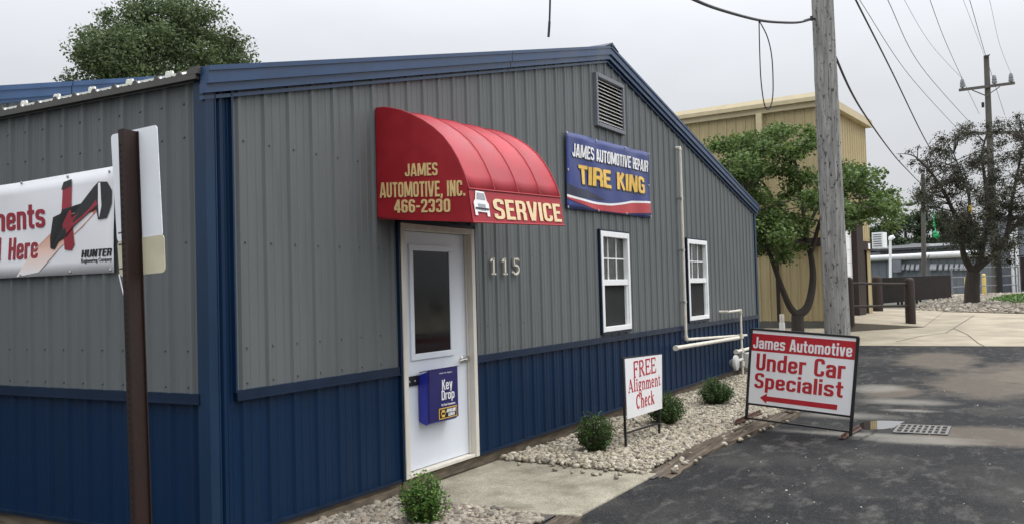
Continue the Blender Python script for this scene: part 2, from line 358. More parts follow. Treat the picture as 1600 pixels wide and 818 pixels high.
def asphalt():
    m, n, p = newmat('worn_asphalt')
    tcn = n.nodes.new('ShaderNodeTexCoord'); P0 = tcn.outputs['Object']
    wrp = n.nodes.new('ShaderNodeTexNoise'); wrp.inputs['Scale'].default_value = 1.5; wrp.inputs['Detail'].default_value = 10; wrp.inputs['Roughness'].default_value = .68; n.links.new(P0, wrp.inputs['Vector'])
    def patch(cx, cy, rx, ry, soft=.22, warp=1.3):
        mp_ = n.nodes.new('ShaderNodeMapping'); mp_.vector_type = 'POINT'; mp_.inputs['Location'].default_value = (-cx / rx, -cy / ry, 0); mp_.inputs['Scale'].default_value = (1 / rx, 1 / ry, 0)
        n.links.new(P0, mp_.inputs[0])
        ln = n.nodes.new('ShaderNodeVectorMath'); ln.operation = 'LENGTH'; n.links.new(mp_.outputs[0], ln.inputs[0])
        a = n.nodes.new('ShaderNodeMath'); a.operation = 'MULTIPLY_ADD'; n.links.new(wrp.outputs[0], a.inputs[0]); a.inputs[1].default_value = warp; n.links.new(ln.outputs['Value'], a.inputs[2])
        r_ = n.nodes.new('ShaderNodeMapRange'); r_.inputs[1].default_value = 1 + warp * .5 - soft; r_.inputs[2].default_value = 1 + warp * .5 + soft; r_.inputs[3].default_value = 1; r_.inputs[4].default_value = 0
        n.links.new(a.outputs[0], r_.inputs[0]); return r_.outputs[0]
    big = noise(n, .55, 7, (1, 1, 1), .62); fine = noise(n, 150, 3); med = noise(n, 5, 6, (.6, 1.2, 1), .7)
    c = ramp(n, big, [(.36, (.010, .0105, .0115)), (.5, (.015, .0155, .017)), (.66, (.048, .047, .044))])
    c = mix(n, ramp(n, med, [(.52, (0, 0, 0)), (.70, (.7, .7, .7))]), c, (.10, .096, .088))
    tan_ = (.145, .122, .095); pale = (.25, .235, .205)
    for a in ((12.2, -4.2, 1.9, .9), (13.6, -5.8, 2.6, 1.6), (6.75, -4.3, .65, .8), (9.6, -5.9, 1.2, .7), (10.6, -2.9, .9, .35), (15.5, -3.2, 1.6, .7), (16.5, -6, 2.5, .8)):
        mm = n.nodes.new('ShaderNodeMath'); mm.operation = 'MULTIPLY'; n.links.new(patch(*a), mm.inputs[0]); mm.inputs[1].default_value = .62; c = mix(n, mm.outputs[0], c, tan_)
    for a in ((6.45, -3.1, .14, .9, .5), (6.2, -3.6, .16, .5, .5), (9.5, -3.15, .3, .55, .5), (11.1, -2.6, .5, .35, .4), (8.6, -3.3, .12, .3, .5), (5.2, -5.2, .5, .3, .6), (7.9, -2.6, .25, .5, .6)):
        mm = n.nodes.new('ShaderNodeMath'); mm.operation = 'MULTIPLY'; n.links.new(patch(*a), mm.inputs[0]); mm.inputs[1].default_value = .6; c = mix(n, mm.outputs[0], c, pale)
    c = mix(n, ramp(n, fine, [(.52, (0, 0, 0)), (.68, (.5, .5, .5))]), c, (.115, .112, .105))
    sp2 = noise(n, 34, 6, (1, 1, 1), .8); c = mix(n, ramp(n, sp2, [(.55, (0, 0, 0)), (.68, (.38, .38, .38))]), c, (.11, .107, .10)); c = mix(n, ramp(n, sp2, [(.34, (.4, .4, .4)), (.45, (0, 0, 0))]), c, (.010, .010, .011))
    vor = n.nodes.new('ShaderNodeTexVoronoi'); vor.feature = 'DISTANCE_TO_EDGE'; vor.inputs['Scale'].default_value = .27
    wv = n.nodes.new('ShaderNodeMix'); wv.data_type = 'VECTOR'; wv.inputs[0].default_value = .22; n.links.new(P0, wv.inputs[4]); n.links.new(wrp.outputs['Color'], wv.inputs[5]); n.links.new(wv.outputs[1], vor.inputs['Vector'])
    crk = ramp(n, vor.outputs[0], [(.0, (.8, .8, .8)), (.0045, (0, 0, 0))]); cm = n.nodes.new('ShaderNodeMath'); cm.operation = 'MULTIPLY'; n.links.new(crk, cm.inputs[0]); n.links.new(ramp(n, noise(n, .8, 3), [(.5, (0, 0, 0)), (.6, (1, 1, 1))]), cm.inputs[1]); c = mix(n, cm.outputs[0], c, (.012, .012, .012))
    n.links.new(c, p.inputs['Base Color']); p.inputs['Specular IOR Level'].default_value = .07
    rr = n.nodes.new('ShaderNodeMapRange'); rr.inputs[1].default_value = .3; rr.inputs[2].default_value = .7; rr.inputs[3].default_value = .62; rr.inputs[4].default_value = .95; n.links.new(big, rr.inputs[0]); n.links.new(rr.outputs[0], p.inputs['Roughness'])
    bump(n, p, fine, .7, .006); return m
m_asph = asphalt()

# ---------------------------------------------------------------- text and flat prints
# a heavy condensed sans drawn as strokes; each glyph: (width, [(closed, [(x, y, corner radius), ...]), ...])
def _S(T): m = T / 2; return [(0, [(.5, T - .25, 0), (.5, T - .075, .13), (.1, T - .075, .13), (.1, m + .06, .1), (.5, m - .06, .1), (.5, .075, .13), (.1, .075, .13), (.1, .26, 0)])]
def _box(T, B=.075, L=.1, R=.5): return (1, [(L, B, .13), (R, B, .13), (R, T - .075, .13), (L, T - .075, .13)])
def _ln(*p): return (0, [(x, y, 0) for x, y in p])
def _C(T): return (0, [(.5, T - .30, 0), (.5, T - .075, .13), (.1, T - .075, .13), (.1, .075, .13), (.5, .075, .13), (.5, .32, 0)])
_X = .72
BF = {
 'A': (.70, [_ln((.085, 0), (.31, 1)), _ln((.615, 0), (.39, 1)), _ln((.2, .24), (.5, .24))]), 'C': (.6, [_C(1)]),
 'D': (.6, [_ln((.1, 0), (.1, 1)), (0, [(.1, .925, 0), (.5, .925, .15), (.5, .075, .15), (.1, .075, 0)])]),
 'E': (.52, [_ln((.1, 0), (.1, 1)), _ln((.1, .925), (.52, .925)), _ln((.1, .52), (.47, .52)), _ln((.1, .075), (.52, .075))]),
 'G': (.6, [(0, [(.5, .70, 0), (.5, .925, .13), (.1, .925, .13), (.1, .075, .13), (.5, .075, .08), (.5, .48, 0)]), _ln((.30, .46), (.58, .46))]),
 'H': (.6, [_ln((.1, 0), (.1, 1)), _ln((.5, 0), (.5, 1)), _ln((.1, .51), (.5, .51))]), 'I': (.2, [_ln((.1, 0), (.1, 1))]),
 'J': (.56, [(0, [(.46, 1, 0), (.46, .075, .14), (.1, .075, .14), (.1, .32, 0)])]), 'K': (.62, [_ln((.1, 0), (.1, 1)), _ln((.50, 1), (.18, .46)), _ln((.24, .62), (.53, 0))]),
 'M': (.92, [_ln((.09, 0), (.09, 1)), _ln((.83, 0), (.83, 1)), _ln((.16, 1), (.43, .1)), _ln((.76, 1), (.49, .1))]), 'N': (.62, [_ln((.1, 0), (.1, 1)), _ln((.52, 0), (.52, 1)), _ln((.12, 1), (.50, 0))]),
 'O': (.6, [_box(1)]), '0': (.56, [_box(1, .075, .1, .46)]), 'P': (.58, [_ln((.1, 0), (.1, 1)), (0, [(.1, .925, 0), (.48, .925, .13), (.48, .44, .13), (.1, .44, 0)])]),
 'R': (.6, [_ln((.1, 0), (.1, 1)), (0, [(.1, .925, 0), (.5, .925, .13), (.5, .48, .13), (.1, .48, 0)]), _ln((.40, .48), (.50, .30), (.50, 0))]),
 'S': (.6, _S(1)), 'T': (.54, [_ln((0, .925), (.54, .925)), _ln((.27, 0), (.27, .9))]), 'U': (.6, [(0, [(.1, 1, 0), (.1, .075, .14), (.5, .075, .14), (.5, 1, 0)])]), 'V': (.66, [_ln((.085, 1), (.29, 0)), _ln((.575, 1), (.37, 0))]),
 '2': (.56, [(0, [(.1, .68, 0), (.1, .925, .13), (.46, .925, .13), (.46, .60, .08), (.1, .14, 0)]), _ln((.02, .075), (.56, .075))]),
 '3': (.56, [(0, [(.1, .72, 0), (.1, .925, .13), (.46, .925, .13), (.46, .53, .1), (.24, .52, 0)]), (0, [(.24, .515, 0), (.46, .51, .1), (.46, .075, .13), (.1, .075, .13), (.1, .28, 0)])]),
 '4': (.58, [_ln((.42, 0), (.42, 1)), _ln((.40, .96), (.09, .30)), _ln((.02, .25), (.58, .25))]),
 '6': (.56, [_box(.62, .075, .1, .46), (0, [(.1, .3, 0), (.1, .925, .13), (.46, .925, .13), (.46, .74, 0)])]),
 '-': (.34, [_ln((0, .46), (.34, .46))]), '.': (.2, [_ln((.1, 0), (.1, .17))]), ',': (.2, [_ln((.11, .17), (.11, 0), (.05, -.12))]),
 'a': (.58, [(0, [(.1, .50, 0), (.1, .645, .11), (.48, .645, .11), (.48, 0, 0)]), (0, [(.48, .40, 0), (.1, .38, .1), (.1, .075, .1), (.48, .075, 0)])]), 'c': (.58, [(0, [(.48, .48, 0), (.48, .645, .12), (.1, .645, .12), (.1, .075, .12), (.48, .075, .12), (.48, .25, 0)])]),
 'd': (.58, [_ln((.48, 0), (.48, 1)), _box(_X, .075, .1, .48)]), 'e': (.58, [(0, [(.48, .22, 0), (.48, .075, .1), (.1, .075, .12), (.1, .645, .12), (.48, .645, .12), (.48, .36, 0)]), _ln((.1, .36), (.5, .36))]),
 'g': (.58, [_box(_X, .075, .1, .48), (0, [(.48, .72, 0), (.48, -.17, .12), (.1, -.17, .1)])]), 'i': (.2, [_ln((.1, 0), (.1, .72)), _ln((.1, .83), (.1, 1))]), 'l': (.2, [_ln((.1, 0), (.1, 1))]),
 'm': (.92, [_ln((.1, 0), (.1, .72)), (0, [(.1, .55, 0), (.1, .645, .05), (.46, .645, .12), (.46, 0, 0)]), (0, [(.46, .55, 0), (.46, .645, .05), (.82, .645, .12), (.82, 0, 0)])]),
 'n': (.58, [_ln((.1, 0), (.1, .72)), (0, [(.1, .55, 0), (.1, .645, .05), (.48, .645, .12), (.48, 0, 0)])]), 'o': (.58, [_box(_X, .075, .1, .48)]), 'p': (.58, [_ln((.1, -.24), (.1, .72)), _box(_X, .075, .1, .48)]),
 'r': (.42, [_ln((.1, 0), (.1, .72)), (0, [(.1, .50, 0), (.1, .645, .05), (.42, .645, 0)])]), 's': (.58, [(0, [(.48, .52, 0), (.48, .645, .11), (.1, .645, .11), (.1, .40, .09), (.48, .32, .09), (.48, .075, .11), (.1, .075, .11), (.1, .21, 0)])]),
 't': (.42, [(0, [(.19, .95, 0), (.19, .075, .1), (.42, .075, 0)]), _ln((0, .645), (.42, .645))]), 'u': (.58, [(0, [(.1, .72, 0), (.1, .075, .12), (.48, .075, .12)]), _ln((.48, 0), (.48, .72))]), 'v': (.56, [_ln((.09, .72), (.26, 0)), _ln((.47, .72), (.30, 0))]),
 'y': (.56, [_ln((.09, .72), (.28, .06)), _ln((.47, .72), (.24, -.22))]), 'f': (.42, [(0, [(.19, 0, 0), (.19, .925, .1), (.42, .925, 0)]), _ln((0, .645), (.42, .645))]),
}
def _round(pl, closed):
    out = []; n = len(pl)
    for i, (x, y, r) in enumerate(pl):
        p = Vector((x, y))
        if r == 0 or (not closed and i in (0, n - 1)): out.append(p); continue
        a = Vector(pl[i - 1][:2]); b = Vector(pl[(i + 1) % n][:2]); ra = min(r, (a - p).length * .49); rb = min(r * 1.25, (b - p).length * .49)
        ra = min(r * 1.25, (a - p).length * .49); p0 = p + (a - p).normalized() * ra; p1 = p + (b - p).normalized() * rb
        for k in range(6): t = k / 5; out.append(p0.lerp(p, t).lerp(p.lerp(p1, t), t))
    return out
def stroke_mesh(s, tx, ty, gap):
    """-> front outlines as strips: list of (left points, right points, closed, layer)"""
    x = 0; res = []
    for ch in s:
        if ch == ' ': x += .30 + gap; continue
        wd, st = BF[ch]
        for li, (cl, pl) in enumerate(st):
            P = _round(pl, cl); n = len(P); Lp_, Rp_ = [], []
            for k in range(n):
                a = P[(k - 1) % n] if (cl or k) else P[k]; b = P[(k + 1) % n] if (cl or k < n - 1) else P[k]
                t = (b - a).normalized(); nn = Vector((-t.y * tx / 2, t.x * ty / 2))
                if cl or 0 < k < n - 1:
                    t1 = (P[k] - a).normalized(); c = max(.6, t1.dot(t)); nn /= c
                Lp_.append((P[k].x + nn.x + x, P[k].y + nn.y)); Rp_.append((P[k].x - nn.x + x, P[k].y - nn.y))
            res.append((Lp_, Rp_, cl, li))
        x += wd + gap
    return res
def text(parent, s, o, u, v, W, H, mat, bold=0, off=.003, shear=0, thick=.002, name='lettering', warp=None, gap=.10, tx=.20, ty=.15, grow=0):
    """heavy condensed lettering whose outline box is W x H, lower left corner at o, along u and v, lifted off the face"""
    st = stroke_mesh(s, tx, ty, gap); allp = np.array([p for L_, R_, _, _ in st for p in L_ + R_]); allp[:, 0] += shear * allp[:, 1]; mn, mx = allp.min(0), allp.max(0)
    if grow: st = stroke_mesh(s, tx + grow, ty + grow, gap)
    u = Vector(u).normalized(); v = Vector(v).normalized(); nn = u.cross(v).normalized(); o = Vector(o); o0 = ORG.get(parent.name, Vector((0, 0, 0)))
    V, F = [], []
    def pt(p, d): return o + u * ((p[0] + shear * p[1] - mn[0]) / (mx[0] - mn[0]) * W) + v * ((p[1] - mn[1]) / (mx[1] - mn[1]) * H) + nn * d
    for L_, R_, cl, li in st:
        d = off + thick + li * .00025; n = len(L_); i = len(V)
        for k in range(n): V += [pt(L_[k], d), pt(R_[k], d), pt(L_[k], off - .001), pt(R_[k], off - .001)]
        for k in range(n if cl else n - 1):
            a = i + 4 * k; b = i + 4 * ((k + 1) % n); F += [(a, a + 1, b + 1, b), (a + 2, a, b, b + 2), (a + 1, a + 3, b + 3, b + 1)]
        if not cl: F += [(i, i + 2, i + 3, i + 1), (i + 4 * n - 4, i + 4 * n - 3, i + 4 * n - 1, i + 4 * n - 2)]
    P = np.array([tuple(p) for p in V])
    if warp: P = warp(P)
    P = P - np.array(o0)
    me = bpy.data.meshes.new(name); me.from_pydata([tuple(p) for p in P], [], F); me.update(); me.materials.append(mat)
    ob = bpy.data.objects.new(name, me); COL.objects.link(ob); ob.parent = parent; ORG[ob.name] = o0
    return ob
def thin_text(parent, s, o, u, v, W, H, mat, off=.003, name='lettering', warp=None):
    cu = bpy.data.curves.new('t', 'FONT'); cu.body = s; cu.size = 1; cu.offset = .012; cu.fill_mode = 'BOTH'; cu.extrude = .02; cu.resolution_u = 3
    to = bpy.data.objects.new('t', cu); COL.objects.link(to); dg = bpy.context.evaluated_depsgraph_get(); dg.update()
    me = bpy.data.meshes.new_from_object(to.evaluated_get(dg)); bpy.data.objects.remove(to); bpy.data.curves.remove(cu)
    co = np.zeros(len(me.vertices) * 3); me.vertices.foreach_get('co', co); co = co.reshape(-1, 3)
    mn, mx = co.min(0), co.max(0); u = Vector(u).normalized(); v = Vector(v).normalized(); nn = u.cross(v).normalized(); o = Vector(o); o0 = ORG.get(parent.name, Vector((0, 0, 0)))
    a = (co[:, 0] - mn[0]) / (mx[0] - mn[0]) * W; b = (co[:, 1] - mn[1]) / (mx[1] - mn[1]) * H; d = off + (co[:, 2] - mn[2]) / (mx[2] - mn[2]) * .0015
    P = np.array(o)[None] + a[:, None] * np.array(u) + b[:, None] * np.array(v) + d[:, None] * np.array(nn)
    if warp: P = warp(P)
    me.vertices.foreach_set('co', (P - np.array(o0)).ravel()); me.update(); me.materials.clear(); me.materials.append(mat); me.name = name
    for q in me.polygons: q.material_index = 0
    ob = bpy.data.objects.new(name, me); COL.objects.link(ob); ob.parent = parent; ORG[ob.name] = o0
    return ob
def flat(parent, name, pts, mat, n, th=.003):
    n = Vector(n).normalized(); return MB().prism([Vector(p) for p in pts], n * th).build(name, mat, parent)

# ribbed steel sheet -----------------------------------------------------------
def rib_profile(a, b, pitch, start):
    pts = []
    k = math.floor((a - start) / pitch) - 1
    while start + k * pitch < b + pitch:
        c = start + k * pitch
        pts += [(c - .030, 0), (c - .013, .017), (c + .013, .017), (c + .030, 0)]
        for j in (1, 2):
            q = c + pitch * j / 3; pts += [(q - .014, 0), (q - .006, .0035), (q + .006, .0035), (q + .014, 0)]
        k += 1
    def ev(x):
        for (x0, d0), (x1, d1) in zip(pts, pts[1:]):
            if x0 <= x <= x1: return d0 + (d1 - d0) * ((x - x0) / (x1 - x0) if x1 > x0 else 0)
        return 0
    out = [(a, ev(a))] + [p for p in pts if a < p[0] < b] + [(b, ev(b))]
    return out, ev
def sheet(mb, a, b, zlo, zhi, place, pitch=.246, start=.036, holes=()):
    """place(s, depth, z) -> point; holes: (s0, s1, z0, z1)"""
    pr, ev = rib_profile(a, b, pitch, start)
    cuts = sorted({s for h in holes for s in h[:2] if a < s < b} | {p[0] for p in pr} | ({6.72} if a < 6.72 < b else set()))
    for s0, s1 in zip(cuts, cuts[1:]):
        if s1 - s0 < 1e-6: continue
        iv = [(None, None)]; sm = (s0 + s1) / 2
        hs_ = sorted([h for h in holes if h[0] < sm < h[1]], key=lambda h: h[2])
        lo = [zlo(s0), zlo(s1)]; segs = []
        for h in hs_:
            segs.append((lo, [h[2], h[2]])); lo = [h[3], h[3]]
        segs.append((lo, [zhi(s0), zhi(s1)]))
        for l_, h_ in segs:
            if h_[0] - l_[0] < 1e-4 and h_[1] - l_[1] < 1e-4: continue
            mb.face([place(s0, ev(s0), l_[0]), place(s1, ev(s1), l_[1]), place(s1, ev(s1), h_[1]), place(s0, ev(s0), h_[0])])
def front(s, d, z): return (s, -d, z)
def side(s, d, z): return (-d, s, z)

# ================================================================ SETTING
def strip(name, x0, x1, y0, y1, off, mat, cuts=()):
    xs = sorted({x0, x1} | {c for c in (12, 24, 35) if x0 < c < x1} | set(cuts)); mb = MB()
    for a, b in zip(xs, xs[1:]): mb.face([(a, y0, G(a) + off), (b, y0, G(b) + off), (b, y1, G(b) + off), (a, y1, G(a) + off)])
    return tag(mb.build(name, mat), kind='structure')
strip('ground', -900, 1500, -1200, 1200, -.06, m_ground)
strip('asphalt_lot', -40, 18.45, -45, 30, 0, m_asph)
strip('concrete_drive', 18.45, 35, -45, 2.2, .006, m_drive)
strip('road', 35, 60, -60, -14, .004, m_asph)
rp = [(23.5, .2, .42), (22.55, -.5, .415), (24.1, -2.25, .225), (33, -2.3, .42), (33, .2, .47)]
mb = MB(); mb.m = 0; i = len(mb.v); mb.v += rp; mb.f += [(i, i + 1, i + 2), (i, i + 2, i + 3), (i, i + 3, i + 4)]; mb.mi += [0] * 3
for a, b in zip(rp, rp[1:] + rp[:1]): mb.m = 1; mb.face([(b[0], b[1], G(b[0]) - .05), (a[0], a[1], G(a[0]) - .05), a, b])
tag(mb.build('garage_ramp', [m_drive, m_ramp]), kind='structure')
mb = MB()
for pts in ([(1522, 492), (1504, 503), (1490, 512), (1478, 519)], [(1490, 512), (1512, 522), (1528, 535), (1540, 541)], [(1400, 533), (1440, 524), (1480, 519)]):
    q = []
    for p in pts:
        d = 25.0
        for _ in range(30): c = at(*p, d); d = d * (CAMP.z - G(c.x) - .012) / (CAMP.z - c.z)
        q.append(at(*p, d))
    for a, b in zip(q, q[1:]):
        t = (b - a); nrm = Vector((-t.y, t.x, 0)).normalized() * .013; mb.face([a - nrm, b - nrm, b + nrm, a + nrm])
tag(mb.build('pavement_crack', m_soil), kind='structure')
# pad in front of the door
pad = MB(); pp = [(1.97, -.01)] + [tuple(onp(x, y, (0, 0, -.112), (0, 0, 1)))[:2] for x, y in ((850, 801), (905, 803), (1026, 738))] + [(3.72, -.01)]
pad.prism([(x, y, -.24) for x, y in pp], (0, 0, .128)); tag(pad.build('concrete_pad', m_conc, bevel=.012), kind='structure')
# soil under the two stone beds
mb = MB(); mb.face([(3.4, -1.72, -.121), (7.6, -1.95, -.121), (14.6, -1.2, -.121), (14.6, .05, -.121), (3.4, .05, -.121)])
mb.face([(.2, -1.5, -.121), (1.98, -1.5, -.121), (1.98, .05, -.121), (.2, .05, -.121)])
tag(mb.build('soil_bed', m_soil), kind='structure')
def inpoly(P, poly):
    x, y = P[:, 0], P[:, 1]; c = np.zeros(len(P), bool); n = len(poly)
    for i in range(n):
        x0, y0 = poly[i]; x1, y1 = poly[(i + 1) % n]
        k = ((y0 > y) != (y1 > y)) & (x < (x1 - x0) * (y - y0) / (y1 - y0 + 1e-12) + x0); c ^= k
    return c
def scatter(poly, n, zf):
    b = np.array(poly); P = np.zeros((0, 2))
    while len(P) < n:
        q = rng.uniform(b.min(0), b.max(0), (n * 2, 2)); P = np.vstack([P, q[inpoly(q, poly)]])
    P = P[:n]; return np.column_stack([P, zf(P)])
bedA = [(3.64, -.06), (3.50, -1.6), (5.0, -1.58), (6.6, -1.72), (7.7, -1.85), (11, -1.6), (14.5, -1.1), (14.5, -.06)]
hz = lambda P: -.133 + .030 * np.sin(P[:, 0] * 2.3 + P[:, 1]) * .5 + rng.uniform(-.004, .022, len(P)) + .02
A1 = np.vstack([scatter(bedA, 27000, hz), scatter([(3.2, -1.5), (3.6, -1.5), (3.7, -.1), (3.45, -.1)], 26, lambda P: np.full(len(P), -.098)), scatter([(3.6, -1.85), (3.6, -1.6), (6.8, -1.75), (6.8, -2.1)], 38, lambda P: np.full(len(P), -.098))])
tag(stones('river_stones', A1, .0225, m_stone), label='pale river stones filling the bed along the blue wall', cat='stones', kind='stuff')
bedB = [(.25, -.07), (.25, -1.5), (1.70, -1.52), (1.77, -1.40), (1.95, -.07)]
B1 = scatter(bedB, 5200, hz)
tag(stones('river_stones', B1, .0215, m_stoned, True), label='grey brown river stones filling the near bed left of the concrete pad', cat='stones', kind='stuff')
pb = scatter([(2.2, -2.2), (2.5, -7), (12, -6), (12, -2.3), (7, -2.4)], 150, lambda P: np.full(len(P), -.127))
tag(stones('loose_pebbles', pb, .007, m_peb), label='tiny pale pebbles strewn over the dark asphalt', cat='pebbles', kind='stuff')
# far bed, lawn
bedF = [(32.6, -1.35), (30.2, -4.8), (29.5, -14), (44, -14), (46, -6.5), (57, -5.3), (70, -5.6), (60, -1.4), (41, -.7)]
def gz(P): return np.array([G(x) for x in P[:, 0]])
mb = MB(); mb.face([(x, y, G(x) + .03) for x, y in bedF]); tag(mb.build('far_stone_bed', M('stone_bed_base', (.24, .21, .16), .9, .35, 3, 8)), kind='structure')
F1 = scatter(bedF, 13000, lambda P: gz(P) + rng.uniform(.0, .07, len(P)))
tag(stones('landscape_stones', F1, .062, m_stoned), label='pale landscaping stones spread round the dark purple tree', cat='stones', kind='stuff')
lawn = [(43.6, -3.35), (36, -4.9), (33.6, -6.5), (33.6, -13), (56, -13), (58.5, -5.6), (52, -4.3)]
mb = MB(); cx, cy = 46, -8; ring = [(x, y, G(x) + .05) for x, y in lawn]
inner = [(cx + (x - cx) * .6, cy + (y - cy) * .6, G(x) + .32) for x, y in lawn]
for k in range(len(lawn)):
    j = (k + 1) % len(lawn); mb.face([ring[k], ring[j], inner[j], inner[k]])
mb.face(inner); tag(mb.build('lawn', m_grass), kind='structure')
gp = scatter(lawn, 14000, lambda P: gz(P) + .06 + .27 * np.clip(1 - np.hypot((P[:, 0] - cx) / 12, (P[:, 1] - cy) / 5), 0, .5) / .5)
tag(leaves('lawn_grass', gp, .10, l_grass, None, 0), label='short green lawn grass beside the far stone bed', cat='grass', kind='stuff')

# ================================================================ THE SHOP
EX, PX, RX = 0.0, 6.72, 14.22
def rake(x): return 3.03 + (x - EX) * (4.67 - 3.03) / (PX - EX) if x <= PX else 4.67 + (x - PX) * (3.13 - 4.67) / (RX - PX)
shop = thing('repair_shop', (7.1, 2.1, -.13), 'low grey and blue ribbed metal repair shop with a gable front', 'building')
DX0, DX1, DZ1 = 2.05, 3.23, 2.15
WINS = [(6.31, 7.26, 1.005, 2.275), (9.77, 10.80, 1.005, 2.30)]
VENT = (6.30, 7.24, 3.60, 4.28)
holes = [(DX0, DX1, -1, DZ1)] + [(a, b, c, d) for a, b, c, d in WINS] + [VENT]
mb = MB(); sheet(mb, .2, RX - .07, lambda x: .93, lambda x: rake(x) - .12, front, holes=holes)
sheet(mb, .06, 4.2, lambda x: .93, lambda x: 2.965, side, .213, .155)
mb.face([(RX, 0, 0), (RX, 4.2, 0), (RX, 4.2, 3.05), (RX, 0, 3.05)])
mb.build('upper_wall', m_grey, shop)
mb = MB(); sheet(mb, .2, RX - .07, lambda x: 0, lambda x: .93, front, holes=[(DX0, DX1, -1, DZ1)])
sheet(mb, .06, 4.2, lambda x: 0, lambda x: .93, side, .213, .155)
mb.m = 0; sheet(mb, .03, .2, lambda x: 0, lambda x: rake(x) - .12, front, pitch=.12, start=.115)
mb.build('lower_wall', m_blue, shop)
# trims
def edge(mb, x0, x1, z, up=.028, dn=.028, d=.036):
    mb.box((x0, -d, z - dn), (x1, .0, z + up)); mb.box((x0, -d - .006, z - dn - .012), (x1, -.01, z - dn))
mb = MB(); edge(mb, .20, DX0 - .035, .915); edge(mb, DX1 + .035, RX - .09, .915)
mb.box((-.036, .06, .887), (0, 4.2, .943)); mb.box((-.042, .06, .875), (-.01, 4.2, .887))
mb.box((.2, -.034, -.012), (DX0 - .035, .0, .012)); mb.box((DX1 + .035, -.034, -.012), (RX - .09, .0, .012)); mb.box((-.034, .06, -.012), (0, 4.2, .012))
build_split(mb, 'belt_trim', m_trimd, shop)
mb = MB(); mb.prism([(-.030, .075, 0), (-.030, -.030, 0), (.055, -.030, 0), (.055, -.022, 0), (.0, -.022, 0), (-.022, .075, 0)], (0, 0, 2.98)); mb.box((.048, -.034, 0), (.056, -.024, 2.9)); mb.box((.19, -.036, .93), (.204, 0, 3.0))
mb.box((RX - .09, -.030, 0), (RX + .03, .03, 3.02))
build_split(mb, 'corner_trim', M('corner_trim_paint', (.006, .026, .062), .4, .2, 4, stretch=(1, 1, .3), spec=.35), shop)
mb = MB()
def rakeboard(x0, x1, zt, zb, y0, y1): mb.prism([(x0, y0, rake(x0) + zt), (x1, y0, rake(x1) + zt), (x1, y0, rake(x1) + zb), (x0, y0, rake(x0) + zb)], (0, y1 - y0, 0))
for x0, x1 in ((-.05, 4.02), (4.03, PX), (PX, RX + .10)):
    rakeboard(x0, x1, .028, -.005, -.100, -.002); rakeboard(x0, x1, -.005, -.085, -.088, -.012); rakeboard(x0, x1, -.085, -.145, -.066, -.004)
    rakeboard(x0, x1, -.160, -.185, -.034, -.002)
mb.build('rake_trim', m_trim, shop)
mb = MB()
pr, _ = rib_profile(.0, 4.2, .213, .155)
for x0, x1 in ((-.07, PX), (PX, RX + .12)):
    for (s0, d0), (s1, d1) in zip(pr, pr[1:]): mb.face([(x0, s0, rake(x0) + d0), (x1, s0, rake(x1) + d0), (x1, s1, rake(x1) + d1), (x0, s1, rake(x0) + d1)])
    xa = max(x0, -.02); mb.prism([(xa, .0, rake(xa) - .004), (x1, .0, rake(x1) - .004), (x1, 0, rake(x1) - .06), (xa, 0, rake(xa) - .06)], (0, 4.2, 0))
rf = mb.build('roof', m_roof, shop)
mb = MB()
for k in range(20):
    y = .155 + .213 * k; mb.box((-.062, y + .032, 3.016), (-.03, y + .181, 3.031))
tag(mb.build('rib_closure', m_clear, rf), label='white closure strips between the roof ribs')
mb = MB(); mb.box((-.078, -.0, 2.968), (.0, 4.2, 3.010))
for k in range(20):
    y = .155 + .213 * k; mb.prism([(-.0785, y - .03, 3.008), (-.0785, y + .03, 3.008), (-.0785, y + .013, 3.034), (-.0785, y - .013, 3.034)], (.06, 0, 0))
mb.prism([(-.079, -.02, 3.0), (-.079, .09, 3.0), (-.079, .07, 3.038), (-.079, -.02, 3.05)], (.06, 0, 0))
mb.build('eave_trim', m_eave, shop)
mb = MB(); mb.tube([(PX, -.11, 4.705), (PX, 4.2, 4.705)], .03, 8); mb.prism([(PX - .22, -.108, rake(PX - .22) + .03), (PX, -.108, 4.70), (PX + .22, -.108, rake(PX + .22) + .03), (PX, -.108, 4.735)], (0, 4.3, 0)); mb.build('ridge_cap', m_trimd, shop)
mb = MB(); mb.box((.0, .0, -.2), (RX, .03, 0)); mb.box((.0, .03, -.2), (.03, 4.2, 0)); mb.box((DX0, -.012, -.10), (DX1, .0, -.008)); mb.box((.05, -.03, -.16), (1.96, -.001, -.045)); mb.build('skirt_board', m_wood, shop)
mb = MB()                                            # black sheet standing in for the shade of the unlit room
mb.box((.12, .22, 0), (RX - .05, .24, 2.9)); mb.build('dark_room_sheet', m_pblack, shop)
scr = MB()
for z in (.985, 1.22, 1.93, 2.62):
    k = 0
    while True:
        x = .036 + .246 * k + .046; k += 1
        if x > RX - .15: break
        if x < .22 or z > rake(x) - .2 or any(h[0] - .04 < x < h[1] + .04 and h[2] < z < h[3] for h in holes) or (1.75 < x < 4.95 and z > 2.1): continue
        scr.lathe((x, .0, z), (0, -1, 0), [(0, .009), (.004, .009), (.004, .006), (.009, .005)], 6)
    for k in range(18):
        y = .155 + .213 * k + .045
        if z < 2.9: scr.lathe((0, y, z), (-1, 0, 0), [(0, .009), (.004, .009), (.004, .006), (.009, .005)], 6)
for x in np.arange(.3, RX - .3, .246): scr.lathe((x, 0, rake(x) - .28), (0, -1, 0), [(0, .009), (.004, .009), (.004, .006), (.009, .005)], 6) if not (VENT[0] < x < VENT[1]) else None
for y in np.arange(.2, 4, .213): scr.lathe((0, y, 2.84), (-1, 0, 0), [(0, .009), (.004, .009), (.009, .005)], 6); None
tag(scr.build('screw', M('screw_zinc', (.12, .125, .125), .45, .1, 9), shop), kind='stuff')
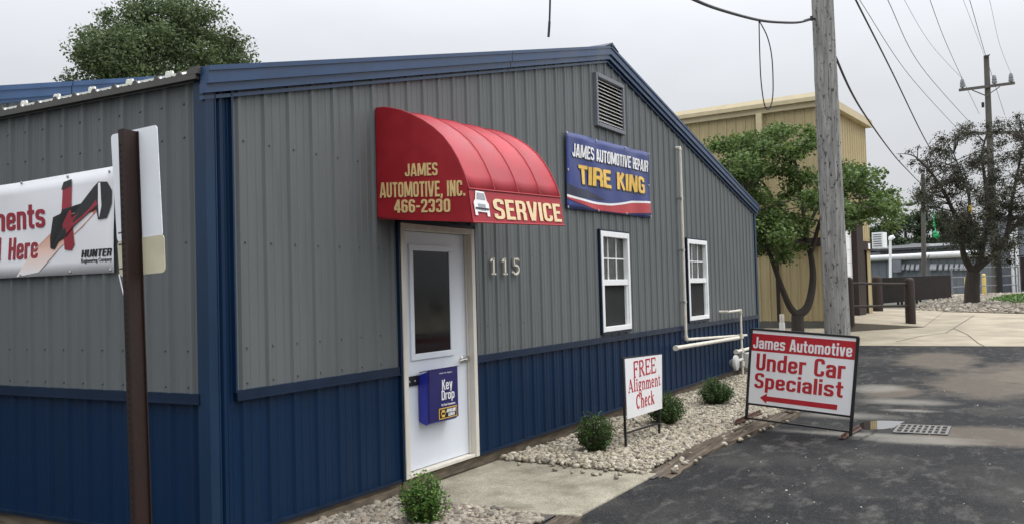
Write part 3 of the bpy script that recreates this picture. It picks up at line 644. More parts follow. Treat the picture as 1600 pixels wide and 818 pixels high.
# door
dr = MB(); dr.box((DX0 + .062, .022, .035), (DX1 - .062, .062, DZ1 - .06)); door = dr.build('door', m_door, shop, bevel=.004)
mb = MB(); mb.box((DX0, -.055, .0), (DX0 + .058, .07, DZ1)); mb.box((DX1 - .058, -.055, .0), (DX1, .07, DZ1)); mb.box((DX0 + .058, -.052, DZ1 - .056), (DX1 - .058, .07, DZ1 - .001))
mb.box((DX0 + .058, -.045, .0), (DX1 - .058, .07, .03)); mb.box((DX0 + .058, .0, .035), (DX0 + .075, .02, DZ1 - .06)); mb.box((DX1 - .075, .0, .035), (DX1 - .058, .02, DZ1 - .06))
mb.build('door_frame', m_jamb, door, bevel=.004)
mb = MB(); mb.box((DX0 - .03, -.045, -.01), (DX0 - .002, .0, DZ1 + .03)); mb.box((DX1 + .002, -.045, -.01), (DX1 + .03, .0, DZ1 + .03)); mb.box((DX0 - .03, -.045, DZ1 + .002), (DX1 + .03, .0, DZ1 + .032)); build_split(mb, 'casing_trim', m_trimd, shop)
gx0, gx1, gz0, gz1 = 2.30, 2.87, 1.03, 1.925
mb = MB(); mb.box((gx0, .014, gz0), (gx1, .021, gz1)); mb.build('door_glass', m_glass, door)
mb = MB()
for a, b in (((gx0 - .055, gz0 - .055), (gx1 + .055, gz0)), ((gx0 - .055, gz1), (gx1 + .055, gz1 + .055)), ((gx0 - .055, gz0), (gx0, gz1)), ((gx1, gz0), (gx1 + .055, gz1))): mb.box((a[0], .006, a[1]), (b[0], .022, b[1]))
mb.build('glazing_bead', m_door, door, bevel=.004)
mb = MB(); mb.lathe((3.07, .022, .925), (0, -1, 0), [(0, .036), (.012, .036), (.02, .02), (.05, .014)], 16); mb.tube([(3.07, -.03, .925), (3.0, -.034, .925), (2.955, -.03, .918)], [.014, .011, .010], 8); mb.box((3.10, -.006, .90), (3.165, .018, .95)); mb.build('door_handle', m_steel, door, True)
# windows
def window(x0, x1, z0, z1):
    f = MB(); t = .062
    f.box((x0, -.045, z0), (x0 + t, .06, z1)); f.box((x1 - t, -.045, z0), (x1, .06, z1)); f.box((x0 + t, -.043, z1 - t * 1.15), (x1 - t, .06, z1 - .001)); f.box((x0 + t, -.047, z0 + .001), (x1 - t, .06, z0 + t))
    zm = z0 + (z1 - z0) * .485; f.box((x0 + t, -.030, zm - .03), (x1 - t, .05, zm + .045)); f.box((x0 + t, -.02, z0 + t), (x0 + t + .03, .03, zm - .03)); f.box((x1 - t - .03, -.02, z0 + t), (x1 - t, .03, zm - .03))
    w_ = f.build('window', m_white, shop, bevel=.004)
    p = MB(); p.box((x0 + t, .026, zm + .045), (x1 - t, .032, z1 - t * 1.15)); p.build('pane', m_glass2, w_)
    q = MB(); q.box((x0 + t + .03, .014, z0 + t), (x1 - t - .03, .018, zm - .03)); q.build('screen', m_screen, w_)
    mu_ = MB(); gw = (x1 - x0 - 2 * t) / 3
    for k in (1, 2): mu_.box((x0 + t + gw * k - .008, .012, zm + .045), (x0 + t + gw * k + .008, .025, z1 - t * 1.15))
    zz = (zm + .045 + z1 - t * 1.15) / 2; mu_.box((x0 + t, .014, zz - .008), (x1 - t, .024, zz + .008)); mu_.build('muntin', m_white, w_)
    c = MB(); j = .022
    c.box((x0 - j, -.036, z0 - j), (x0 - .001, 0, z1 + j)); c.box((x1 + .001, -.036, z0 - j), (x1 + j, 0, z1 + j)); c.box((x0 - .001, -.036, z0 - j - .012), (x1 + .001, 0, z0 - .001)); c.box((x0 - .001, -.036, z1 + .001), (x1 + .001, 0, z1 + j)); build_split(c, 'window_trim', m_trimd, w_)
for W_ in WINS: window(*W_)
# gable vent
x0, x1, z0, z1 = VENT
mb = MB(); t = .05
mb.box((x0, -.05, z0), (x0 + t, .05, z1)); mb.box((x1 - t, -.05, z0), (x1, .05, z1)); mb.box((x0 + t, -.055, z0), (x1 - t, .05, z0 + t)); mb.box((x0 + t, -.055, z1 - t), (x1 - t, .05, z1))
vent = mb.build('gable_vent', m_bgrey2, shop, bevel=.004)
mb = MB()
for k in range(12):
    z = z0 + .07 + k * (z1 - z0 - .12) / 12; mb.prism([(x0 + t, -.04, z), (x0 + t, -.036, z), (x0 + t, .03, z + .05), (x0 + t, .026, z + .055)], (x1 - x0 - 2 * t, 0, 0))
mb.build('louvre', M('louvre_paint', (.56, .55, .52), .5, .1, 5), vent)
mb = MB(); mb.box((x0, .05, z0), (x1, .06, z1)); mb.build('vent_shade_sheet', m_hole, vent)  # black panel painted for the shade behind the louvres

# snow guards on the eave
def sg_mesh():
    m = MB(); pr = [(-.034, 0), (.034, 0), (.036, .028), (.030, .044), (.016, .047), (.0, .038), (-.014, .047), (-.030, .043), (-.036, .028)]
    m.prism([(0, y, z) for y, z in pr], (.012, 0, 0)); m.box((-.03, -.034, 0), (.06, .034, .006)); return m
sg0 = None; ys = [.155 + .213 * 2 * k + .213 for k in range(0, 5)] ; sg_lab = ['corner', 2, 3]
pix = [(267, 133), (205, 146), (146, 155), (91, 162), (40, 172)]
words = ['nearest the blue corner trim', 'second along the eave from the corner', 'third along from the corner', 'fourth along from the corner', 'fifth along from the corner']
for k, p in enumerate(pix):
    y = onp(p[0], p[1], (.0, 0, 0), (1, 0, 0)).y; loc = Vector((-.015, y, 3.03))
    if sg0 is None: sg0 = sg_mesh().build('snow_guard', m_clear); o = sg0
    else: o = copy_tree(sg0)
    o.location = loc; tag(o, 'milky plastic snow guard on the roof edge, ' + words[k], 'snow guard', 'snow guards along the low roof edge')
o = copy_tree(sg0); q = onp(334, 108, (0, .35, 0), (0, 1, 0)); o.location = (q.x, .35, rake(q.x) + .005); o.rotation_euler.z = RAD(90); o.scale = (1, 1.0, 1.0)
o['label'] = 'milky plastic snow guard standing above the gable trim past the corner'

# taller hall behind
hall = thing('workshop_hall', (7, 9, -.13), 'taller grey workshop hall with blue roof trim rising behind the low shop roof', 'building')
HL, HR, HY = -1.4, 15.0, 4.22
def rk2(x): return 3.40 + x * .245 if x <= PX else 3.40 + PX * .245 - (x - PX) * .215
mb = MB(); sheet(mb, HL, HR, lambda x: -.13, lambda x: rk2(x) - .1, lambda s, d, z: (s, HY - d, z), .246, .1)
for x in (HL, HR): mb.face([(x, HY, -.13), (x, 15, -.13), (x, 15, rk2(x) - .05), (x, HY, rk2(x) - .05)])
mb.face([(HL, 15, -.13), (HR, 15, -.13), (HR, 15, rk2(HR)), (PX, 15, rk2(PX)), (HL, 15, rk2(HL))])
mb.build('wall', m_grey, hall)
mb = MB()
for x0, x1 in ((HL - .1, PX), (PX, HR + .1)):
    mb.prism([(x0, HY - .06, rk2(x0) - .03), (x1, HY - .06, rk2(x1) - .03), (x1, HY - .06, rk2(x1) - .07), (x0, HY - .06, rk2(x0) - .07)], (0, 11, 0))
mb.build('roof', m_roof, hall)
mb = MB()
for x0, x1 in ((HL - .12, 1.95), (1.96, PX), (PX, HR + .12)):
    for zt, zb, y0, y1 in ((.02, -.03, -.12, -.0), (-.03, -.115, -.10, -.01), (-.115, -.155, -.07, -.01)):
        mb.prism([(x0, HY + y0, rk2(x0) + zt), (x1, HY + y0, rk2(x1) + zt), (x1, HY + y0, rk2(x1) + zb), (x0, HY + y0, rk2(x0) + zb)], (0, y1 - y0, 0))
mb.build('rake_trim', m_trim, hall)

# ================================================================ AWNING
m_seam = M('awning_piping', (.33, .011, .020), .5, .15, 8)
aw = thing('door_awning', (3.3, -.05, 2.17), 'domed red vinyl awning with gold lettering over the white door', 'awning')
prof = [(-.02, 3.075), (-.10, 3.072), (-.18, 3.055), (-.28, 3.025), (-.38, 2.98), (-.48, 2.925), (-.58, 2.855), (-.67, 2.775), (-.745, 2.68), (-.805, 2.58), (-.855, 2.47), (-.895, 2.35)]
bot = [(-.93, 2.085), (-.02, 2.165)]
AX0, AX1 = 1.775, 3.395
def lift(x): return .055 * (x - AX0) / (AX1 - AX0)
mb = MB()
xs = np.linspace(AX0, AX1, 41)
def sag(x): 
    s = (x - AX0) / (AX1 - AX0) * 4; return -.018 * math.sin(math.pi * (s % 1)) ** .7
for x0, x1 in zip(xs, xs[1:]):
    for k in range(len(prof) - 1):
        q = []
        for x, p in ((x0, prof[k]), (x1, prof[k]), (x1, prof[k + 1]), (x0, prof[k + 1])):
            g_ = sag(x) * (1 if 0 < prof.index(p) < 11 else 0); q.append((x, p[0] - g_ * .7, p[1] + g_ * .8 + lift(x)))
        mb.face(q)
cv = mb.build('canopy', m_red, aw, True)
cv.modifiers.new('weld', 'WELD').merge_threshold = .0005
m_ = cv.modifiers.new('solid', 'SOLIDIFY'); m_.thickness = .004
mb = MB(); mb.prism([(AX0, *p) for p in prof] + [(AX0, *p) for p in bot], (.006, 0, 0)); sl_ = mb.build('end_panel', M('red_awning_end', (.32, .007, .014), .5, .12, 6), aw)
mb = MB(); mb.prism([(AX1 - .006, p[0], p[1] + lift(AX1)) for p in prof + bot], (.006, 0, 0)); mb.build('end_panel', m_red, aw)
mb = MB(); mb.prism([(AX0, -.895, 2.35), (AX0, -.93, 2.085), (AX0, -.924, 2.085), (AX0, -.889, 2.35)], (AX1 - AX0, 0, lift(AX1))); val = mb.build('valance', M('red_awning_valance', (.34, .009, .019), .5, .12, 6), aw)
mb = MB(); mb.tube([(AX0 + .01, -.02, 2.175), (AX0 + .01, -.91, 2.095), (AX1 - .01, -.91, 2.095 + lift(AX1)), (AX1 - .01, -.02, 2.175 + lift(AX1))], .012); mb.tube([(AX0 + .01, -.02, 2.175), (AX1 - .01, -.02, 2.175 + lift(AX1))], .012); mb.tube([(2.6, -.91, 2.095 + lift(2.6)), (2.6, -.02, 2.175 + lift(2.6))], .012)
for s in (0, 1, 2, 3, 4):
    x = AX0 + .012 + (AX1 - AX0 - .024) * s / 4; mb.tube([(x, p[0] + .02, p[1] - .02 + lift(x)) for p in prof], .009, 6)
mb.build('awning_frame', m_black, aw, True)
for s_i in (0, 1, 2, 3, 4):
    x = AX0 + (AX1 - AX0) * s_i / 4; x = min(max(x, AX0 + .006), AX1 - .006); m_s = MB(); m_s.tube([(x, p[0] - .003, p[1] + .002 + lift(x)) for p in prof], .006, 6); m_s.build('seam', m_seam, aw, True)
m_s = MB(); m_s.tube([(AX0, -.899, 2.347), (AX1, -.899, 2.347 + lift(AX1))], .007, 6); m_s.tube([(AX0, -.931, 2.086), (AX1, -.931, 2.086 + lift(AX1))], .008, 6); build_split(m_s, 'piping', m_seam, aw, smooth=True)
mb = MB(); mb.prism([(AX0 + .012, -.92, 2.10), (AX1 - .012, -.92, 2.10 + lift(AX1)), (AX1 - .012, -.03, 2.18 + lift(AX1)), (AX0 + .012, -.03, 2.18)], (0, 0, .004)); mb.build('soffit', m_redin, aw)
U, Vv = (0, -1, -.055), (0, -.0, 1)
text(sl_, 'JAMES', (AX0 - .001, -.305, 2.488), U, Vv, .315, .105, m_cream, .03)
text(sl_, 'AUTOMOTIVE, INC.', (AX0 - .001, -.05, 2.318), U, Vv, .82, .145, m_cream, .03)
text(sl_, '466-2330', (AX0 - .001, -.19, 2.205), U, Vv, .54, .105, m_cream, .03)
vn = Vector((0, -.035, -.265)).normalized() * -1
text(val, 'SERVICE', (2.115, -.9285, 2.125), (1, 0, lift(AX1) / (AX1 - AX0)), vn, 1.23, .172, m_cream2, .035)
ic = [(2.66, 2.13), (2.70, 2.13), (2.70, 2.16), (2.86, 2.16), (2.86, 2.13), (2.90, 2.13), (2.905, 2.23), (2.875, 2.255), (2.85, 2.325), (2.71, 2.325), (2.685, 2.255), (2.655, 2.23)]
def vpt(x, z, o=.004):
    x = 1.815 + (x - 2.655) * .92; return Vector((0, 0, .012)) + Vector((x, -.895 - .035 * (2.35 - z) / .265, z)) + Vector((0, -o, 0))
em = flat(val, 'car_emblem', [vpt(x, z) for x, z in ic], m_pwhite, (0, -1, 0))
flat(em, 'emblem_windscreen', [vpt(x, z, .0075) for x, z in ((2.705, 2.26), (2.855, 2.26), (2.838, 2.312), (2.722, 2.312))], m_pgrey, (0, -1, 0), .002)
flat(em, 'emblem_grille', [vpt(x, z, .0075) for x, z in ((2.72, 2.175), (2.84, 2.175), (2.84, 2.225), (2.72, 2.225))], m_pgrey, (0, -1, 0), .002)
flat(em, 'emblem_bumper', [vpt(x, z, .010) for x, z in ((2.67, 2.182), (2.89, 2.182), (2.89, 2.194), (2.67, 2.194))], m_pblack, (0, -1, 0), .002)

# ================================================================ TIRE BANNER
bn = thing('shop_banner', (6.75, -.03, 2.5), 'blue vinyl banner with white and yellow lettering under the gable vent', 'banner')
BC = [(5.37, 3.395), (8.14, 3.47), (8.13, 2.535), (5.36, 2.49)]
def wav(x, z): return -.040 - .010 * math.sin(x * 4.1 + z * 2) * math.sin(z * 5 + x) - .006 * math.sin(x * 9 + z * 7)
def bl(s, t):
    a = Vector((*BC[0], 0)).lerp(Vector((*BC[1], 0)), s); b = Vector((*BC[3], 0)).lerp(Vector((*BC[2], 0)), s); c = b.lerp(a, t); return c.x, c.y
def bwarp(P):
    P = P.copy()
    for i in range(len(P)): P[i, 1] += wav(P[i, 0], P[i, 2])
    return P
mb = MB(); n1, n2 = 36, 14
for i in range(n1):
    for j in range(n2):
        q = [bl(s / n1, t / n2) for s, t in ((i, j), (i + 1, j), (i + 1, j + 1), (i, j + 1))]; mb.face([(x, wav(x, z), z) for x, z in q])
b_ = mb.build('banner_sheet', m_vinylb, bn, True); b_.modifiers.new('weld', 'WELD').merge_threshold = .0005; b_.modifiers.new('solid', 'SOLIDIFY').thickness = .003
def bprint(name, lo, hi, mat, off):
    m = MB(); n = 30
    for i in range(n):
        q = []
        for s, fn in ((i / n, lo), ((i + 1) / n, lo), ((i + 1) / n, hi), (i / n, hi)):
            x, z = bl(s, fn(s)); q.append((x, wav(x, z) - off, z))
        m.face(q)
    return m.build(name, mat, b_, True)
bprint('dark_swoosh', lambda s: .17, lambda s: max(.17, .34 - .17 * s / .45 - .02 * math.sin(s * 20)) if s < .5 else .171, m_navy, .004)
sw = lambda s: .155 - .06 * math.sin(min(1, s * 1.35) * math.pi) * .9 + .13 * max(0, s - .45) 
bprint('white_swoosh', lambda s: sw(s) + .0, lambda s: sw(s) + .03, m_pwhite, .0055)
bprint('red_swoosh', lambda s: max(.02, sw(s) - .02 - .13 * min(1, s * 1.4)) , lambda s: sw(s) - .0, m_pred, .005)
ub = (Vector((BC[1][0], 0, BC[1][1])) - Vector((BC[0][0], 0, BC[0][1]))).normalized(); vb = (0, 0, 1)
for mt, gr_, of, dx in ((m_pblack, .07, .004, .010), (m_pwhite, 0, .0075, 0)):
    text(b_, 'JAMES AUTOMOTIVE REPAIR', (5.52 + dx, 0, 3.115 - dx), ub, vb, 2.54, .165, mt, 0, of, warp=bwarp, shear=.06, gap=.08, tx=.19, ty=.15, grow=gr_)
for mt, gr_, of, dx in ((m_pblack, .05, .004, .016), (m_yellow, 0, .0075, 0)):
    text(b_, 'TIRE KING', (5.70 + dx, 0, 2.80 - dx), ub, vb, 2.22, .245, mt, 0, of, warp=bwarp, gap=.05, tx=.19, ty=.19, grow=gr_)
mb = MB()
for s, t in ((.01, .98), (.33, .98), (.66, .98), (.99, .98), (.01, .02), (.33, .02), (.66, .02), (.99, .02), (.01, .5), (.99, .5)):
    x, z = bl(s, t); mb.lathe((x, wav(x, z) - .003, z), (0, -1, 0), [(0, .018), (.004, .018), (.006, .012)], 10)
build_split(mb, 'grommet', m_steel, bn)

# ================================================================ ALIGNMENT BANNER on the side wall
ab = thing('alignment_banner', (-.03, 2.4, 1.75), 'white vinyl banner with dark red lettering and a black clamp picture on grey siding', 'banner')
def sw_(x, y): return onp(x, y, (-.04, 0, 0), (1, 0, 0))
def wv2(y, z): return -.036 - .008 * math.sin(y * 5 + z * 3) - .005 * math.sin(z * 9 - y * 4)
tl, br_ = (4.1, 2.45), (.875, 1.755)
mb = MB(); n1, n2 = 36, 8
def ap(s, t):
    y = 4.1 + (.875 - 4.1) * s; zt = 2.485 - .03 * math.sin(s * math.pi); z = 1.752 + (zt - 1.752) * t; return (wv2(y, z), y, z)
for i in range(n1):
    for j in range(n2): mb.face([ap(i / n1, j / n2), ap((i + 1) / n1, j / n2), ap((i + 1) / n1, (j + 1) / n2), ap(i / n1, (j + 1) / n2)])
a_ = mb.build('banner_sheet', m_vinylw, ab, True); a_.modifiers.new('weld', 'WELD').merge_threshold = .0005; a_.modifiers.new('solid', 'SOLIDIFY').thickness = .003
def awarp(P):
    P = P.copy()
    for i in range(len(P)): P[i, 0] += wv2(P[i, 1], P[i, 2])
    return P
SU, SV = (0, -1, 0), (0, 0, 1)
text(a_, 'Alignments', (0, 2.875, 2.06), SU, SV, 1.27, .235, m_dred, .035, .003, warp=awarp)
text(a_, 'Here', (0, 2.065, 1.885), SU, SV, .365, .165, m_dred, .04, .003, warp=awarp)
text(a_, 'd', (0, 2.268, 1.885), SU, SV, .10, .175, m_dred, .04, .003, warp=awarp)
text(a_, 'HUNTER', (0, 1.225, 1.868), SU, SV, .34, .055, m_pblack, .04, .003, .18, warp=awarp)
thin_text(a_, 'Engineering Company', (0, 1.228, 1.826), SU, SV, .34, .034, m_pblack, .003, warp=awarp)
def apoly(name, px, mat, off):
    pts = [sw_(*p) for p in px]; pts = [(wv2(p.y, p.z) - off, p.y, p.z) for p in pts]; return flat(a_, name, pts, mat, (-1, 0, 0), .0015)
def fadeprint():
    m, n, p = newmat('faded_orange_print'); t = n.nodes.new('ShaderNodeTexCoord'); s_ = n.nodes.new('ShaderNodeSeparateXYZ'); n.links.new(t.outputs['Generated'], s_.inputs[0])
    n.links.new(ramp(n, s_.outputs['Z'], [(0, (.76, .74, .73)), (.45, (.74, .45, .34)), (.8, (.66, .20, .13))]), p.inputs['Base Color']); p.inputs['Roughness'].default_value = .42; return m
apoly('orange_beam', [(28, 432), (48, 396), (80, 365), (112, 335), (152, 310), (160, 318), (128, 355), (92, 388), (62, 425)], fadeprint(), .003)
apoly('red_bar', [(100, 296), (113, 290), (113, 330), (116, 382), (111, 391), (101, 390), (99, 330)], m_dred, .005)
apoly('black_tip', [(98, 297), (101, 285), (113, 280), (113, 291), (101, 297)], m_pblack, .006)
apoly('black_clamp', [(80, 372), (86, 340), (98, 334), (100, 328), (128, 318), (146, 292), (153, 284), (166, 284), (173, 297), (173, 318), (166, 340), (153, 343), (150, 326), (128, 338), (112, 352), (106, 368), (92, 378), (86, 390), (80, 388)], m_pblack, .007)
apoly('red_edge', [(104, 350), (150, 312), (152, 320), (118, 352), (106, 366)], m_dred, .009)
apoly('white_glint', [(153, 286), (156, 285), (158, 322), (155, 340), (153, 318)], m_pwhite, .009)
mb = MB()
for y in (3.6, 3.0, 2.4, 1.9, 1.35, .91):
    for z in (2.455, 1.77): mb.lathe((wv2(y, z) - .002, y, z), (-1, 0, 0), [(0, .011), (.004, .011), (.006, .007)], 8)
build_split(mb, 'grommet', m_steel, ab)
mb = MB(); mb.tube([sw_(186, 428), sw_(192, 455), sw_(199, 485), sw_(205, 506)], .004, 6); mb.build('tie_string', m_pwhite, ab)

# ================================================================ HOUSE NUMBERS
hn = thing('house_number', (3.9, -.03, 1.72), 'raised ivory number 115 on the grey wall right of the white door', 'house number')
def glyph(parent, strokes, o, w_, h_, mat, name, depth=.018, y=-.048, du=(1, 0, 0), dv=(0, 0, 1), n=None):
    du = Vector(du); dv = Vector(dv); n = Vector(n) if n else Vector((0, -1, 0)); o = Vector(o); m = MB()
    for pl, wd in strokes:
        ws = wd if isinstance(wd, (list, tuple)) else [wd] * len(pl)
        P2 = [Vector((p[0] * w_, p[1] * h_)) for p in pl]
        Ls, Rs = [], []
        for k, p in enumerate(P2):
            t = (P2[min(k + 1, len(P2) - 1)] - P2[max(k - 1, 0)]).normalized(); q = Vector((-t.y, t.x)) * ws[k] * h_ / 2; Ls.append(p + q); Rs.append(p - q)
        for k in range(len(P2) - 1):
            qd = [o + du * v_.x + dv * v_.y for v_ in (Ls[k], Rs[k], Rs[k + 1], Ls[k + 1])]; m.prism(qd, n * depth)
    return m.build(name, mat, parent)
arc = lambda cx, cy, rx, ry, a0, a1, n=10: [(cx + rx * math.cos(RAD(a0 + (a1 - a0) * k / n)), cy + ry * math.sin(RAD(a0 + (a1 - a0) * k / n))) for k in range(n + 1)]
ONE = [([(.5, .03), (.5, .98)], .17), ([(.12, .035), (.88, .035)], .09), ([(.5, .93), (.05, .74)], [.14, .05])]
FIVE = [([(.20, .95), (.9, .95)], .10), ([(.2, .98), (.2, .5)], .10), ([(.2, .52)] + arc(.42, .3, .5, .27, 110, -150, 14), [.08] + [.11] * 15), ([(.86, .95), (.95, .82)], [.1, .03])]
for s, x, wd in ((ONE, 3.56, .115), (ONE, 3.795, .115), (FIVE, 4.02, .135)): glyph(hn, s, (x, -.020, 1.72), wd, .17, M('ivory_number', (.62, .59, .50), .45, .08, 9), 'digit')

# ================================================================ KEY DROP BOX
kd = thing('key_drop_box', (2.59, -.02, .41), 'royal blue key drop box hung on the white door', 'drop box')
kx0, kx1 = 2.34, 2.80
mb = MB(); mb.prism([(kx0, .014, .84), (kx0, -.085, .875), (kx0, -.085, .425), (kx0, -.06, .41), (kx0, .014, .44)], (kx1 - kx0, 0, 0)); kb = mb.build('box_body', m_keyb, kd, bevel=.004)
mb = MB(); mb.box((kx0 + .002, -.103, .435), (kx1 - .002, -.087, .885)); mb.prism([(kx0 - .004, .0, .872), (kx0 - .004, -.108, .892), (kx0 - .004, -.108, .884), (kx0 - .004, 0, .864)], (kx1 - kx0 + .008, 0, 0)); kf = mb.build('box_front', m_keyf, kd, bevel=.003)
ky = -.1035
text(kf, 'Key', (2.535, ky, .675), (1, 0, 0), (0, 0, 1), .165, .115, m_pwhite, 0, .001, tx=.145, ty=.135, gap=.06)
text(kf, 'Drop', (2.525, ky, .588), (1, 0, 0), (0, 0, 1), .205, .105, m_pwhite, 0, .001, tx=.145, ty=.135, gap=.06)
thin_text(kf, 'For Your Convenience', (2.52, ky, .556), (1, 0, 0), (0, 0, 1), .22, .022, m_pwhite, .001)
thin_text(kf, 'Pull To Open', (2.50, ky, .838), (1, 0, 0), (0, 0, 1), .20, .013, m_pwhite, .001)
mb = MB(); mb.box((2.475, ky - .001, .445), (2.765, ky - .004, .540)); bd = mb.build('badge_border', m_yellow, kf)
mb = MB(); mb.box((2.484, ky - .004, .453), (2.756, ky - .006, .532)); mb.build('badge_panel', m_pblack, bd)
hx = [(2.537 + .036 * math.cos(RAD(60 * k)), ky - .006, .492 + .036 * math.sin(RAD(60 * k))) for k in range(6)]
flat(bd, 'badge_hexagon', hx, m_yellow, (0, -1, 0), .002)
text(bd, 'NAPA', (2.513, ky - .007, .482), (1, 0, 0), (0, 0, 1), .048, .02, m_navy, .03, .0015)
text(bd, 'AUTOCARE', (2.587, ky - .006, .494), (1, 0, 0), (0, 0, 1), .155, .03, m_pwhite, .03, .001, .25)
text(bd, 'CENTER', (2.615, ky - .006, .460), (1, 0, 0), (0, 0, 1), .105, .028, m_pwhite, .03, .001, .25)
mb = MB(); mb.box((2.165, .004, .76), (2.345, .018, .845)); br2 = mb.build('mounting_bracket', m_black, kd, bevel=.003)
mb = MB()
for x in (2.20, 2.28): mb.lathe((x, .004, .80), (0, -1, 0), [(0, .010), (.003, .010), (.006, .006)], 8)
build_split(mb, 'bolt', m_steel, br2)

# ================================================================ PIPES ON THE WALL
pv = thing('vent_pipe', (9.4, -.08, .64), 'thin ivory pipe climbing the grey wall between the two windows', 'pipe')
mb = MB(); yv = -.08
def wp(x, y, yy=yv): return onp(x, y, (0, yy, 0), (0, 1, 0))
a, b, c = wp(1060, 234), wp(1072, 530), wp(1166, 523)
mb.tube([(b.x, yv, b.z + .05), (b.x, yv, a.z)], .024, 10); mb.tube([(b.x, yv, a.z), (b.x, yv + .0, a.z + .03), (b.x, 0, a.z + .04)], [.03, .034, .026], 10); mb.build('riser', m_pipe, pv, True)
mb = MB(); mb.tube([(b.x, yv, b.z + .06), (b.x + .004, yv, b.z + .015), (b.x + .05, yv, b.z)], .032, 10); mb.tube([(b.x + .04, yv, b.z), (c.x, yv, c.z)], .024, 10); mb.build('horizontal_run', m_pipe, pv, True)
mb = MB()
for z in (1.3, 2.1, 2.9): mb.box((b.x - .045, -.10, z), (b.x + .045, -.0, z + .025))
build_split(mb, 'pipe_clip', m_steel, pv)
gm = thing('gas_meter', (12.5, -.2, -.13), 'ivory gas pipes with a round regulator and grey meter at the end of the wall', 'gas meter')
mb = MB(); a, b = wp(1056, 543, -.16), wp(1154, 527, -.16)
mb.lathe(a, (b - a), [(-.02, .042), (.03, .042), (.03, .032)], 10); mb.tube([a, b], .032, 10); mb.build('header_pipe', m_pipe, gm, True)
mb = MB(); r0 = wp(1161, 598, -.16); rx = r0.x
t1, t0 = wp(1159, 484, -.16), wp(1138, 484, -.16)
mb.tube([(rx, -.16, -.12), (rx, -.16, .6), (rx, -.16, t1.z - .04)], .022, 10); mb.tube([(rx, -.16, t1.z - .05), (rx - .01, -.16, t1.z), (rx - .06, -.16, t1.z)], .034, 10); mb.tube([(rx - .05, -.16, t1.z), (t0.x, -.16, t1.z)], .021, 10); mb.tube([(t0.x, -.16, t1.z), (t0.x, 0, t1.z)], .024, 8)
for z in (.62, .36, .12): mb.lathe((rx, -.16, z - .04), (0, 0, 1), [(0, .042), (.08, .042)], 10)
p1, p2 = wp(1150, 545, -.16), wp(1178, 545, -.16); mb.tube([(p1.x, -.16, .36), (p2.x + .5, -.16, .36)], .028, 10); mb.lathe((p1.x - .02, -.16, .36), (1, 0, 0), [(0, .045), (.06, .045)], 10)
mb.build('riser', m_pipe, gm, True)
mb = MB(); rc = wp(1147, 566, -.22); mb.lathe((rc.x, -.30, rc.z), (0, 1, 0), [(0, .06), (.02, .13), (.05, .135), (.07, .135), (.09, .09), (.14, .05), (.16, .03)], 20); mb.tube([(rc.x, -.2, rc.z), (rx, -.16, rc.z)], .03, 10)
mb.build('regulator', m_meter, gm, True)
mb = MB(); mb.box((rx + .12, -.30, .02), (rx + .46, -.06, .30)); mb.lathe((rx + .29, -.30, .2), (0, -1, 0), [(0, .09), (.03, .09), (.04, .06)], 16); mb.build('meter_body', m_meter, gm, bevel=.03)

# ================================================================ SHRUBS
def shrub(loc, W, H, label, mat, n, size, twigs=70, up=1.2):
    t = thing('boxwood_shrub', loc, label, 'shrub', 'small boxwoods in the stone beds'); loc = Vector(loc)
    st = MB(); P = []
    for k in range(twigs):
        a = rng.uniform(0, 2 * math.pi); r = math.sqrt(rng.uniform(0, 1)) * W / 2 * rng.uniform(.75, 1.08); hh = H * max(.25, 1 - .50 * (r / (W / 2)) ** 2) * rng.uniform(.74, 1.12)
        e = loc + Vector((math.cos(a) * r, math.sin(a) * r, hh)); m_ = loc + Vector((math.cos(a) * r * .75, math.sin(a) * r * .75, hh * .45)); s0 = loc + Vector((math.cos(a) * .02, math.sin(a) * .02, -.02))
        st.tube([s0, m_, e], [.005, .003, .0015], 4, False)
        for q in np.linspace(.12, 1.0, int(n / twigs)):
            b = s0.lerp(m_, q * 2) if q < .5 else m_.lerp(e, q * 2 - 1); P.append(np.array(b) + rng.normal(0, .013, 3))
    o = leaves('foliage', np.array(P), size, mat, t, up); st.build('stem', m_bark, t); return t
shrub((1.22, -.80, -.10), .42, .36, 'bright green loose boxwood standing alone in the small stone bed by the concrete pad', l_box2, 3600, .028, 90, 1.6)
shrub((4.31, -.78, -.09), .44, .38, 'round dark boxwood between the concrete pad and the white alignment sign', l_box, 5200, .025, 160)
shrub((6.25, -.84, -.09), .52, .37, 'dark boxwood in the stone bed partly behind the white alignment sign', l_box, 5600, .025, 160)
shrub((8.32, -.84, -.09), .54, .34, 'dark boxwood in the stone bed farthest along, beside the framed roadside sign', l_box, 5600, .025, 160)

